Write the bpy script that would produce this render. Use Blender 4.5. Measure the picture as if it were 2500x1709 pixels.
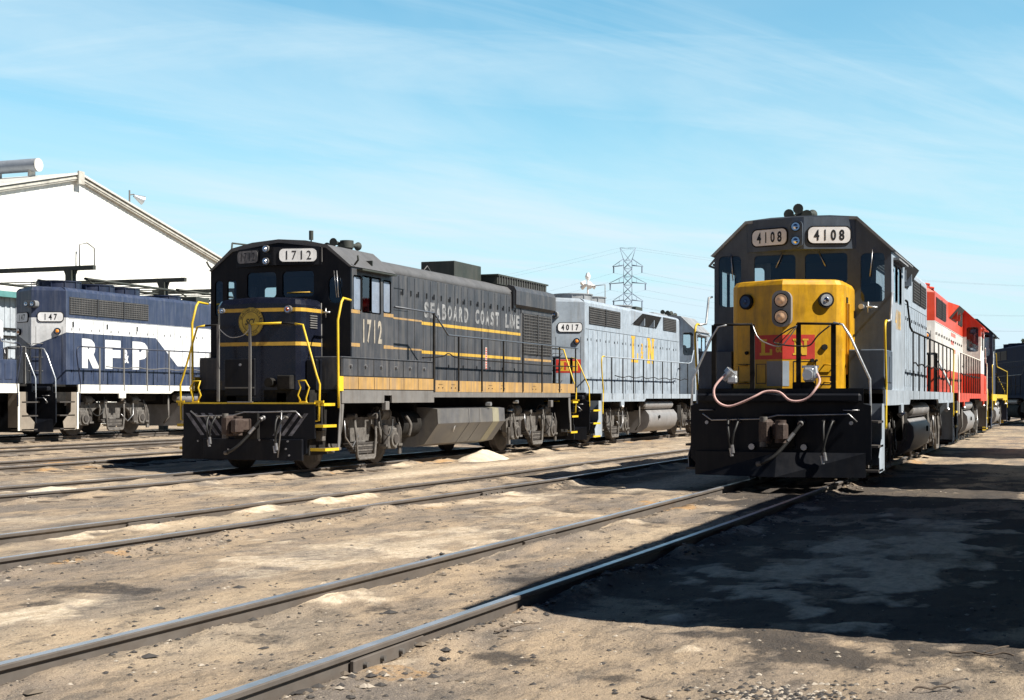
import bpy, math, random
import numpy as np
from mathutils import Vector, Matrix
from mathutils.geometry import tessellate_polygon
for o in list(bpy.data.objects): bpy.data.objects.remove(o)
random.seed(7)
S = bpy.context.scene
COL = S.collection
# ---------------------------------------------------------------- camera, sky, sun, exposure
F_PX = 3472.0; W_PX = 2500.0; H_PX = 1709.0
YAW = math.atan(1350 / F_PX); EYE = 1.38            # z = 0 is the top of the rails
cam_d = bpy.data.cameras.new('Camera'); cam = bpy.data.objects.new('Camera', cam_d); COL.objects.link(cam)
cam_d.sensor_width = 36; cam_d.lens = 36 * F_PX / W_PX
cam_d.shift_y = (970 - H_PX / 2) / W_PX
cam_d.clip_start = 0.1; cam_d.clip_end = 6000
cam.location = (0, 0, EYE); cam.rotation_euler = (math.radians(90), 0, YAW)
S.camera = cam
S.view_settings.view_transform = 'Standard'; S.view_settings.look = 'None'
S.view_settings.exposure = 0.8; S.view_settings.gamma = 1
SUN_EL = math.radians(47.5); SUN_AZ = math.radians(4)     # from +X, swung 4 degrees towards the camera side
sdir = Vector((math.cos(SUN_EL) * math.cos(SUN_AZ), -math.cos(SUN_EL) * math.sin(SUN_AZ), math.sin(SUN_EL)))
sd = bpy.data.lights.new('Sun', 'SUN'); sd.energy = 5.0; sd.angle = math.radians(0.53); sd.color = (1, .95, .86)
so = bpy.data.objects.new('Sun', sd); COL.objects.link(so); so.rotation_euler = sdir.to_track_quat('Z', 'Y').to_euler()
so.location = (30, 0, 40)
w = bpy.data.worlds.new('World'); S.world = w; w.use_nodes = True
nt = w.node_tree; nt.nodes.clear()
def WN(t, **k):
    n = nt.nodes.new(t)
    for a, b in k.items(): setattr(n, a, b)
    return n
wo = WN('ShaderNodeOutputWorld'); bg = WN('ShaderNodeBackground'); bg.inputs[1].default_value = 0.05
sky = WN('ShaderNodeTexSky', sky_type='NISHITA', sun_disc=False, sun_elevation=SUN_EL, sun_rotation=math.radians(90) + SUN_AZ,
         altitude=50, air_density=1.0, dust_density=.6, ozone_density=2.0)
tc = WN('ShaderNodeTexCoord'); sp = WN('ShaderNodeSeparateXYZ'); nt.links.new(tc.outputs['Generated'], sp.inputs[0])
zz = WN('ShaderNodeMath', operation='ADD'); nt.links.new(sp.outputs[2], zz.inputs[0]); zz.inputs[1].default_value = 0.16
cx = WN('ShaderNodeMath', operation='DIVIDE'); cy = WN('ShaderNodeMath', operation='DIVIDE')
nt.links.new(sp.outputs[0], cx.inputs[0]); nt.links.new(zz.outputs[0], cx.inputs[1])
nt.links.new(sp.outputs[1], cy.inputs[0]); nt.links.new(zz.outputs[0], cy.inputs[1])
cb = WN('ShaderNodeCombineXYZ'); nt.links.new(cx.outputs[0], cb.inputs[0]); nt.links.new(cy.outputs[0], cb.inputs[1])
fac = None
for rot, sc, nsc, lo, hi, det, amp in ((math.radians(-50), (.42, 1.9, 1), 1.0, .44, .72, 9, .55), (math.radians(-28), (.35, 2.0, 1), .9, .52, .72, 10, .55), (math.radians(-64), (.6, 1.6, 1), .6, .38, .78, 6, .40)):
    mp = WN('ShaderNodeMapping'); mp.inputs['Scale'].default_value = sc
    mr_ = WN('ShaderNodeMapping'); mr_.inputs['Rotation'].default_value = (0, 0, rot); nt.links.new(cb.outputs[0], mr_.inputs[0])
    nz = WN('ShaderNodeTexNoise'); nz.inputs['Scale'].default_value = nsc; nz.inputs['Detail'].default_value = det; nz.inputs['Roughness'].default_value = .6
    nz.inputs['Distortion'].default_value = .8
    rp = WN('ShaderNodeMapRange'); rp.inputs[1].default_value = lo; rp.inputs[2].default_value = hi; rp.inputs[4].default_value = amp
    nt.links.new(mr_.outputs[0], mp.inputs[0]); nt.links.new(mp.outputs[0], nz.inputs[0]); nt.links.new(nz.outputs[0], rp.inputs[0])
    if fac is None: fac = rp.outputs[0]
    else:
        a = WN('ShaderNodeMath', operation='ADD', use_clamp=True); nt.links.new(fac, a.inputs[0]); nt.links.new(rp.outputs[0], a.inputs[1]); fac = a.outputs[0]
# thin pale veil low over the horizon, sky overhead dimmed to deepen the shade
veil = WN('ShaderNodeMapRange', interpolation_type='SMOOTHSTEP'); nt.links.new(sp.outputs[2], veil.inputs[0]); veil.inputs[1].default_value = .0; veil.inputs[2].default_value = .30; veil.inputs[3].default_value = .72; veil.inputs[4].default_value = 0
v2 = WN('ShaderNodeMath', operation='ADD', use_clamp=True); nt.links.new(fac, v2.inputs[0]); nt.links.new(veil.outputs[0], v2.inputs[1])
tint = WN('ShaderNodeMix', data_type='RGBA', blend_type='MULTIPLY'); tint.inputs[0].default_value = 1
nt.links.new(sky.outputs[0], tint.inputs[6]); tint.inputs[7].default_value = (1.15, 2.1, 2.02, 1)
cm = WN('ShaderNodeMix', data_type='RGBA'); nt.links.new(v2.outputs[0], cm.inputs[0]); nt.links.new(tint.outputs[2], cm.inputs[6]); cm.inputs[7].default_value = (8.16, 10.40, 11.52, 1)
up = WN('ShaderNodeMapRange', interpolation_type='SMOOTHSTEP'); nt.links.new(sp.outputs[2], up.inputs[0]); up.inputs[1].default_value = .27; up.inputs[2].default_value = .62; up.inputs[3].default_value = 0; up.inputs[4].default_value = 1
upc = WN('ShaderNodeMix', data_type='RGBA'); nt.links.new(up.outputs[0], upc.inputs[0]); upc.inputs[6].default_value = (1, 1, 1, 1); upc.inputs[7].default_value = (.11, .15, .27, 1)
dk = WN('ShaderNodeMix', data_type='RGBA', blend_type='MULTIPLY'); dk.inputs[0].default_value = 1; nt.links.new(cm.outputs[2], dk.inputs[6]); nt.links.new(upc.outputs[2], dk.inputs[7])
bk = WN('ShaderNodeMapRange', interpolation_type='SMOOTHSTEP'); nt.links.new(sp.outputs[1], bk.inputs[0]); bk.inputs[1].default_value = -.35; bk.inputs[2].default_value = .35; bk.inputs[3].default_value = 1; bk.inputs[4].default_value = 0  # sky behind the camera dimmed as well, for less fill light
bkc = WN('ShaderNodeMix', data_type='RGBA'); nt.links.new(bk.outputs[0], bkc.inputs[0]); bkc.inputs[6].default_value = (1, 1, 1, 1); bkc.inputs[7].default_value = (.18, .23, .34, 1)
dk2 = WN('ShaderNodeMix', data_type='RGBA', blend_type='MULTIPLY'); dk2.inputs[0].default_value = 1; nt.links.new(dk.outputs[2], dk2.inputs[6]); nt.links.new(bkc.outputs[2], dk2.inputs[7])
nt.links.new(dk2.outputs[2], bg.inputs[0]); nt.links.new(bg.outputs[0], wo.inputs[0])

# ---------------------------------------------------------------- materials
MATS = {}
def mat(name, col=(.5, .5, .5), rough=.6, metal=0., dirt=None, amt=.35, sc=(5, 5, .6), lo=.45, hi=.75, bump=0., fine=.25, bands=None, spec=.5, bsc=40, emit=None):
    if name in MATS: return MATS[name]
    m = bpy.data.materials.new(name); m.use_nodes = True; T = m.node_tree; N = T.nodes; b = N['Principled BSDF']
    b.inputs['Roughness'].default_value = rough; b.inputs['Metallic'].default_value = metal
    b.inputs['Specular IOR Level'].default_value = spec
    tc = N.new('ShaderNodeTexCoord'); rgb = N.new('ShaderNodeRGB'); rgb.outputs[0].default_value = (*col, 1); cur = rgb.outputs[0]
    if bands:
        spx = N.new('ShaderNodeSeparateXYZ'); T.links.new(tc.outputs['Object'], spx.inputs[0])
        for z0, z1, c in bands:
            a = N.new('ShaderNodeMath'); a.operation = 'COMPARE'; T.links.new(spx.outputs[2], a.inputs[0]); a.inputs[1].default_value = (z0 + z1) / 2; a.inputs[2].default_value = (z1 - z0) / 2
            mx = N.new('ShaderNodeMix'); mx.data_type = 'RGBA'; T.links.new(a.outputs[0], mx.inputs[0]); T.links.new(cur, mx.inputs[6]); mx.inputs[7].default_value = (*c, 1); cur = mx.outputs[2]
    nz2 = None
    if dirt:
        mp = N.new('ShaderNodeMapping'); mp.inputs['Scale'].default_value = sc; T.links.new(tc.outputs['Object'], mp.inputs[0])
        nz = N.new('ShaderNodeTexNoise'); nz.inputs['Scale'].default_value = 1; nz.inputs['Detail'].default_value = 8; nz.inputs['Roughness'].default_value = .68
        T.links.new(mp.outputs[0], nz.inputs[0])
        r = N.new('ShaderNodeMapRange'); r.inputs[1].default_value = lo; r.inputs[2].default_value = hi; r.inputs[4].default_value = amt; T.links.new(nz.outputs[0], r.inputs[0])
        mx = N.new('ShaderNodeMix'); mx.data_type = 'RGBA'; T.links.new(r.outputs[0], mx.inputs[0]); T.links.new(cur, mx.inputs[6]); mx.inputs[7].default_value = (*dirt, 1); cur = mx.outputs[2]
    if fine:
        nz2 = N.new('ShaderNodeTexNoise'); nz2.inputs['Scale'].default_value = 2.3; nz2.inputs['Detail'].default_value = 10; nz2.inputs['Roughness'].default_value = .75
        T.links.new(tc.outputs['Object'], nz2.inputs[0])
        r2 = N.new('ShaderNodeMapRange'); r2.inputs[1].default_value = .3; r2.inputs[2].default_value = .7; r2.inputs[3].default_value = 1 - fine; r2.inputs[4].default_value = 1 + fine * .7; T.links.new(nz2.outputs[0], r2.inputs[0])
        cbn = N.new('ShaderNodeMix'); cbn.data_type = 'RGBA'; cbn.blend_type = 'MULTIPLY'; cbn.inputs[0].default_value = 1; T.links.new(cur, cbn.inputs[6]); T.links.new(r2.outputs[0], cbn.inputs[7]); cur = cbn.outputs[2]
        r3 = N.new('ShaderNodeMapRange'); r3.inputs[1].default_value = .3; r3.inputs[2].default_value = .7; r3.inputs[3].default_value = max(.05, rough - .12); r3.inputs[4].default_value = min(1, rough + .15); T.links.new(nz2.outputs[0], r3.inputs[0]); T.links.new(r3.outputs[0], b.inputs['Roughness'])
    T.links.new(cur, b.inputs['Base Color'])
    if bump:
        nb = N.new('ShaderNodeTexNoise'); nb.inputs['Scale'].default_value = bsc; nb.inputs['Detail'].default_value = 4; T.links.new(tc.outputs['Object'], nb.inputs[0])
        bp = N.new('ShaderNodeBump'); bp.inputs['Strength'].default_value = bump; bp.inputs['Distance'].default_value = .02; T.links.new(nb.outputs[0], bp.inputs['Height']); T.links.new(bp.outputs[0], b.inputs['Normal'])
    if emit:
        b.inputs['Emission Color'].default_value = (*emit[0], 1); b.inputs['Emission Strength'].default_value = emit[1]
    MATS[name] = m; return m
DUST = (.19, .155, .12); SOOT = (.02, .02, .02); RUST = (.16, .06, .025)
M = dict(
 black=mat('black enamel', (.005, .0065, .011), .5, spec=.25, dirt=(.035, .032, .03), amt=.4, bump=.05, bsc=6),
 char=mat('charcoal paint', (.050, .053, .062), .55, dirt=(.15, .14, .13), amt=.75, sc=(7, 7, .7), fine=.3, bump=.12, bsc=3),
 charroof=mat('charcoal roof paint and highlight', (.105, .105, .11), .7, dirt=(.07, .068, .065), amt=.7, fine=.2),
 orange=mat('faded orange paint', (.46, .275, .085), .6, dirt=(.22, .17, .13), amt=.9, sc=(8, 8, .5), lo=.4, hi=.72),
 sill=mat('weathered sill grey', (.17, .165, .16), .65, dirt=(.12, .1, .085), amt=.7, sc=(8, 8, .8)),
 yellow=mat('yellow stripe paint', (.60, .37, .05), .5, dirt=(.3, .2, .08), amt=.5),
 ystripe=mat('old yellow stripe', (.55, .38, .12), .6, dirt=(.2, .16, .1), amt=.7, lo=.4, hi=.6),
 ysafe=mat('safety yellow', (.72, .49, .02), .45, dirt=(.3, .2, .05), amt=.35),
 ynose=mat('chrome yellow nose paint', (.68, .36, .010), .4, dirt=(.24, .13, .03), amt=.75, sc=(7, 7, 1.2), bump=.12, bsc=4),
 grey=mat('light grey paint', (.33, .385, .445), .55, dirt=(.21, .2, .19), amt=.6, sc=(9, 9, .7), lo=.5, hi=.72, bump=.1, bsc=3),
 greyfront=mat('shaded grimy grey paint', (.085, .11, .145), .5, dirt=(.03, .034, .042), amt=.65, sc=(4, 4, .8)),  # shade on the cab front put into the colour, besides grime
 greyroof=mat('sooty grey paint', (.27, .28, .29), .65, dirt=(.1, .1, .1), amt=.7, sc=(2, 2, 2)),
 blue=mat('railroad blue paint', (.032, .046, .092), .45, dirt=(.14, .15, .18), amt=.5, sc=(9, 9, .8), bump=.08, bsc=3),
 navy=mat('dark navy paint', (.012, .018, .045), .45, dirt=(.05, .05, .06), amt=.5),
 white=mat('white paint', (.74, .75, .76), .5, dirt=(.42, .4, .37), amt=.45, sc=(9, 9, .7)),
 whitesill=mat('white sill paint', (.80, .78, .70), .55, dirt=(.45, .35, .22), amt=.5, lo=.52, hi=.75),
 red=mat('bright red paint', (.60, .045, .010), .45, dirt=(.34, .06, .035), amt=.5, sc=(8, 8, .7)),
 redwhite=mat('red and white paint', (.60, .045, .010), .45, dirt=(.4, .22, .18), amt=.35, sc=(8, 8, .7), bands=[(2.2, 3.47, (.74, .72, .68))]),
 redpatch=mat('red herald paint', (.58, .035, .025), .55, dirt=(.35, .09, .03), amt=.35),
 lnyel=mat('orange yellow lettering', (.74, .42, .02), .55, dirt=(.36, .33, .25), amt=.45),
 lettering=mat('faded white lettering', (.34, .34, .34), .6, dirt=(.10, .10, .105), amt=.95, sc=(6, 6, 6), lo=.4, hi=.62),
 paleletter=mat('pale number paint', (.45, .40, .32), .6, dirt=(.17, .15, .13), amt=.7, sc=(6, 6, 6), lo=.4, hi=.62),
 board=mat('number board glass', (.86, .86, .86), .35, dirt=(.6, .59, .58), amt=.2, sc=(3, 3, 3)),
 ink=mat('black number', (.01, .01, .012), .5, fine=0),
 under=mat('grimy underframe', (.014, .0135, .013), .85, spec=.2, dirt=(.06, .052, .045), amt=.5, sc=(4, 4, 4)),
 truck=mat('dusty truck casting', (.15, .138, .126), .8, dirt=(.05, .045, .04), amt=.75, sc=(7, 7, 7), lo=.42, hi=.62, bump=.3),
 truckdk=mat('oily truck steel', (.05, .045, .042), .7, dirt=(.12, .1, .085), amt=.5, sc=(6, 6, 6)),
 steel=mat('worn steel', (.42, .42, .43), .35, metal=.8, dirt=(.12, .1, .09), amt=.5, sc=(8, 8, 8)),
 wheel=mat('wheel steel', (.07, .06, .055), .6, metal=.3, dirt=(.15, .12, .1), amt=.4, sc=(6, 6, 6)),
 tank=mat('grimy tank paint', (.11, .11, .115), .5, dirt=(.2, .185, .15), amt=.6, sc=(3, 2, .6)),
 tankgrey=mat('grey tank paint', (.24, .235, .235), .5, dirt=(.12, .1, .1), amt=.6, sc=(3, 2, .8)),
 coupler=mat('rusty coupler', (.05, .032, .026), .7, dirt=(.22, .17, .13), amt=.25, sc=(8, 8, 8), bump=.3),
 hose=mat('pink rubber cable', (.66, .42, .39), .7, dirt=(.3, .2, .19), amt=.6, sc=(9, 9, 9)),
 rubber=mat('black rubber hose', (.02, .02, .02), .5),
 alu=mat('bare aluminium', (.62, .64, .66), .35, metal=.7),
 grille=mat('dark grille', (.03, .032, .036), .7, dirt=(.1, .09, .085), amt=.5),
 slat=mat('grille wire', (.16, .155, .15), .6),
 chrome=mat('lamp reflector', (.75, .75, .78), .12, metal=1., fine=0),
 amber=mat('amber lens', (.8, .28, .03), .2, fine=0),
 warmlens=mat('lamp lens with warm reflection', (.95, .60, .36), .35, metal=.3, fine=0),  # warm reflection in the headlamps put into the colour
 darklens=mat('dark blue lens', (.03, .05, .12), .1, fine=0),
 skypane=mat('window pane with sky reflection', (.20, .24, .31), .25, dirt=(.3, .32, .36), amt=.5, sc=(3, 3, 3)),  # pale sky reflection put into the pane colour
 farnavy=mat('dull navy paint', (.018, .028, .060), .95, spec=.1, dirt=(.04, .04, .05), amt=.5),
 yletter=mat('herald lettering', (.74, .44, .03), .5, dirt=(.4, .2, .04), amt=.4),
 stepbeige=mat('beige step panel', (.25, .215, .175), .65, dirt=(.2, .16, .12), amt=.6, sc=(5, 5, 1)),
 nosebw=mat('blue nose with white band', (.032, .046, .092), .45, dirt=(.14, .15, .18), amt=.4, sc=(9, 9, .8), bands=[(2.75, 3.4, (.7, .71, .72))]),
 redlens=mat('red lens', (.3, .07, .04), .2, fine=0),
 interior=mat('dark cab interior', (.028, .034, .042), .7, fine=0),
 exh=mat('sooty green roof box', (.035, .042, .035), .7, dirt=(.09, .08, .07), amt=.5),
 darkcloth=mat('tarnished herald', (.46, .33, .05), .6, dirt=(.1, .08, .03), amt=.5),
)
def glassmat(name, tr, tint, gl=.12):
    m = bpy.data.materials.new(name); m.use_nodes = True; T = m.node_tree; N = T.nodes; N.clear()
    o = N.new('ShaderNodeOutputMaterial'); a = N.new('ShaderNodeBsdfTransparent'); a.inputs[0].default_value = (*tr, 1)
    g = N.new('ShaderNodeBsdfGlossy'); g.inputs['Roughness'].default_value = .03; g.inputs[0].default_value = (*tint, 1)
    lw = N.new('ShaderNodeFresnel'); lw.inputs[0].default_value = 1.5; ad = N.new('ShaderNodeMath'); ad.operation = 'ADD'; ad.inputs[1].default_value = gl; T.links.new(lw.outputs[0], ad.inputs[0])
    mx = N.new('ShaderNodeMixShader'); T.links.new(ad.outputs[0], mx.inputs[0]); T.links.new(a.outputs[0], mx.inputs[1]); T.links.new(g.outputs[0], mx.inputs[2]); T.links.new(mx.outputs[0], o.inputs[0])
    return m
M['glass'] = glassmat('cab glass', (.72, .78, .8), (.8, .9, 1), .03)

# ---------------------------------------------------------------- mesh builder
TXT = {}
def text_geo(s, bold):
    k = (s, bold)
    if k in TXT: return TXT[k]
    c = bpy.data.curves.new('t', 'FONT'); c.body = s; c.size = 1; c.offset = bold; c.extrude = 0; c.resolution_u = 3; c.fill_mode = 'FRONT'
    o = bpy.data.objects.new('t', c); COL.objects.link(o)
    dg = bpy.context.evaluated_depsgraph_get(); me = o.evaluated_get(dg).to_mesh()
    V = np.array([v.co[:] for v in me.vertices]); Fc = [tuple(p.vertices) for p in me.polygons]
    o.evaluated_get(dg).to_mesh_clear(); bpy.data.objects.remove(o); bpy.data.curves.remove(c)
    mn = V.min(0); mx = V.max(0); V = (V - mn) / np.maximum(mx - mn, 1e-6); V = V[:, :2] - .5
    TXT[k] = (V, Fc); return TXT[k]
class MB:
    def __init__(s): s.v = []; s.f = []; s.m = []; s.mats = []; s.sm = []
    def mi(s, m):
        m = M[m] if isinstance(m, str) else m
        if m not in s.mats: s.mats.append(m)
        return s.mats.index(m)
    def add(s, vs, fs, m, smooth=False):
        o = len(s.v); s.v += [tuple(map(float, v)) for v in vs]; i = s.mi(m)
        for f in fs: s.f.append(tuple(a + o for a in f)); s.m.append(i); s.sm.append(smooth)
        return s
    def box(s, x0, x1, y0, y1, z0, z1, m, bev=0.):
        if x0 > x1: x0, x1 = x1, x0
        if bev <= 0:
            return s.add([(x0, y0, z0), (x1, y0, z0), (x1, y1, z0), (x0, y1, z0), (x0, y0, z1), (x1, y0, z1), (x1, y1, z1), (x0, y1, z1)],
                  [(0, 3, 2, 1), (4, 5, 6, 7), (0, 1, 5, 4), (1, 2, 6, 5), (2, 3, 7, 6), (3, 0, 4, 7)], m)
        b = bev; vs = []
        import itertools
        cs = [(x0, x1), (y0, y1), (z0, z1)]
        idx = {}
        for c in itertools.product((0, 1), repeat=3):
            p = [cs[k][c[k]] for k in range(3)]; sg = [1 if c[k] == 0 else -1 for k in range(3)]
            for ax in range(3):
                q = [p[k] + sg[k] * b if k != ax else p[k] for k in range(3)]
                idx[(c, ax)] = len(vs); vs.append(q)
        fs = []
        for ax in range(3):
            o = [k for k in range(3) if k != ax]
            for sd_ in (0, 1):
                cyc = [(0, 0), (1, 0), (1, 1), (0, 1)]; f = []
                for a, b2 in cyc:
                    c = [0, 0, 0]; c[ax] = sd_; c[o[0]] = a; c[o[1]] = b2; f.append(idx[(tuple(c), ax)])
                fs.append(tuple(f))
            for a in (0, 1):
                for b2 in (0, 1):
                    c0 = [0, 0, 0]; c1 = [0, 0, 0]; c1[ax] = 1
                    for c in (c0, c1): c[o[0]] = a; c[o[1]] = b2
                    fs.append((idx[(tuple(c0), o[0])], idx[(tuple(c1), o[0])], idx[(tuple(c1), o[1])], idx[(tuple(c0), o[1])]))
        for c in itertools.product((0, 1), repeat=3): fs.append(tuple(idx[(c, k)] for k in range(3)))
        return s.add(vs, fs, m)
    def prism(s, prof, ax, a0, a1, m, smooth=False, cap=True):
        """2-D profile extruded along ax ('x': profile is (y,z); 'y': (x,z); 'z': (x,y))"""
        n = len(prof); mk = {'x': lambda p, a: (a, p[0], p[1]), 'y': lambda p, a: (p[0], a, p[1]), 'z': lambda p, a: (p[0], p[1], a)}[ax]
        vs = [mk(p, a0) for p in prof] + [mk(p, a1) for p in prof]
        fs = [(i, (i + 1) % n, n + (i + 1) % n, n + i) for i in range(n)]
        s.add(vs, fs, m, smooth)
        if cap:
            t = tessellate_polygon([[Vector((p[0], p[1], 0)) for p in prof]])
            s.add([mk(p, a0) for p in prof], [tuple(f) for f in t], m); s.add([mk(p, a1) for p in prof], [tuple(f) for f in t], m)
        return s
    def panel(s, outer, holes, ax, a0, a1, m):
        """plate with holes, between a0 and a1 along ax"""
        loops = [outer] + holes
        mk = {'x': lambda p, a: (a, p[0], p[1]), 'y': lambda p, a: (p[0], a, p[1]), 'z': lambda p, a: (p[0], p[1], a)}[ax]
        t = tessellate_polygon([[Vector((p[0], p[1], 0)) for p in l] for l in loops]); fl = [p for l in loops for p in l]
        for a in (a0, a1): s.add([mk(p, a) for p in fl], [tuple(f) for f in t], m)
        for l in loops:
            n = len(l); s.add([mk(p, a0) for p in l] + [mk(p, a1) for p in l], [(i, (i + 1) % n, n + (i + 1) % n, n + i) for i in range(n)], m)
        return s
    def cyl(s, p0, p1, r, m, n=12, r1=None, cap=True, smooth=True):
        p0 = Vector(p0); p1 = Vector(p1); d = (p1 - p0).normalized(); r1 = r if r1 is None else r1
        a = d.orthogonal().normalized(); b = d.cross(a)
        vs = []
        for p, rr in ((p0, r), (p1, r1)):
            for i in range(n):
                t = 2 * math.pi * i / n; vs.append(p + a * math.cos(t) * rr + b * math.sin(t) * rr)
        s.add(vs, [(i, (i + 1) % n, n + (i + 1) % n, n + i) for i in range(n)], m, smooth)
        if cap: s.add(vs, [tuple(range(n - 1, -1, -1)), tuple(range(n, 2 * n))], m)
        return s
    def tube(s, pts, r, m, n=6, smooth=True):
        pts = [Vector(p) for p in pts]; N = len(pts); rings = []; up = None
        for i, p in enumerate(pts):
            d = (pts[min(i + 1, N - 1)] - pts[max(i - 1, 0)]).normalized()
            if up is None: up = d.orthogonal().normalized()
            a = (up - d * up.dot(d)); a = a.normalized() if a.length > 1e-4 else d.orthogonal().normalized(); up = a; b = d.cross(a)
            rings.append([p + a * math.cos(2 * math.pi * k / n) * r + b * math.sin(2 * math.pi * k / n) * r for k in range(n)])
        vs = [v for q in rings for v in q]; fs = []
        for i in range(N - 1):
            for k in range(n): fs.append((i * n + k, i * n + (k + 1) % n, (i + 1) * n + (k + 1) % n, (i + 1) * n + k))
        fs += [tuple(range(n - 1, -1, -1)), tuple(range((N - 1) * n, N * n))]
        return s.add(vs, fs, m, smooth)
    def text(s, t, c, right, up, h, wd, m, bold=0., shear=0.):
        V, Fc = text_geo(t, bold); c = Vector(c); right = Vector(right).normalized(); up = Vector(up).normalized()
        return s.add([c + right * (v[0] * wd + v[1] * shear * h) + up * (v[1] * h) for v in V], Fc, m)
    def build(s, name, parent=None, loc=None, bevel=0):
        me = bpy.data.meshes.new(name); me.from_pydata(s.v, [], s.f)
        for m in s.mats: me.materials.append(m)
        me.polygons.foreach_set('material_index', s.m); me.polygons.foreach_set('use_smooth', s.sm)
        me.validate(); me.update()
        o = bpy.data.objects.new(name, me); COL.objects.link(o)
        if parent: o.parent = parent
        if loc: o.location = loc
        return o
def tag(o, label=None, cat=None, group=None, kind=None):
    if label: o['label'] = label
    if cat: o['category'] = cat
    if group: o['group'] = group
    if kind: o['kind'] = kind
    return o
def empty(name, loc, rz=0., parent=None):
    o = bpy.data.objects.new(name, None); COL.objects.link(o); o.location = loc; o.rotation_euler = (0, 0, rz); o.empty_display_size = .3
    if parent: o.parent = parent
    return o
def rrect(x0, x1, y0, y1, r, n=4):
    out = []
    for cx_, cy_, a in ((x1 - r, y1 - r, 0), (x0 + r, y1 - r, 90), (x0 + r, y0 + r, 180), (x1 - r, y0 + r, 270)):
        for i in range(n + 1):
            t = math.radians(a + 90 * i / n); out.append((cx_ + r * math.cos(t), cy_ + r * math.sin(t)))
    return out
def smooth_pts(P, k=4):
    P = [Vector(p) for p in P]; out = []
    for i in range(len(P) - 1):
        a = P[max(i - 1, 0)]; b = P[i]; c = P[i + 1]; d = P[min(i + 2, len(P) - 1)]
        for j in range(k):
            t = j / k; out.append(.5 * ((2 * b) + (c - a) * t + (2 * a - 5 * b + 4 * c - d) * t * t + (3 * b - a - 3 * c + d) * t ** 3))
    out.append(P[-1]); return out
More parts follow.
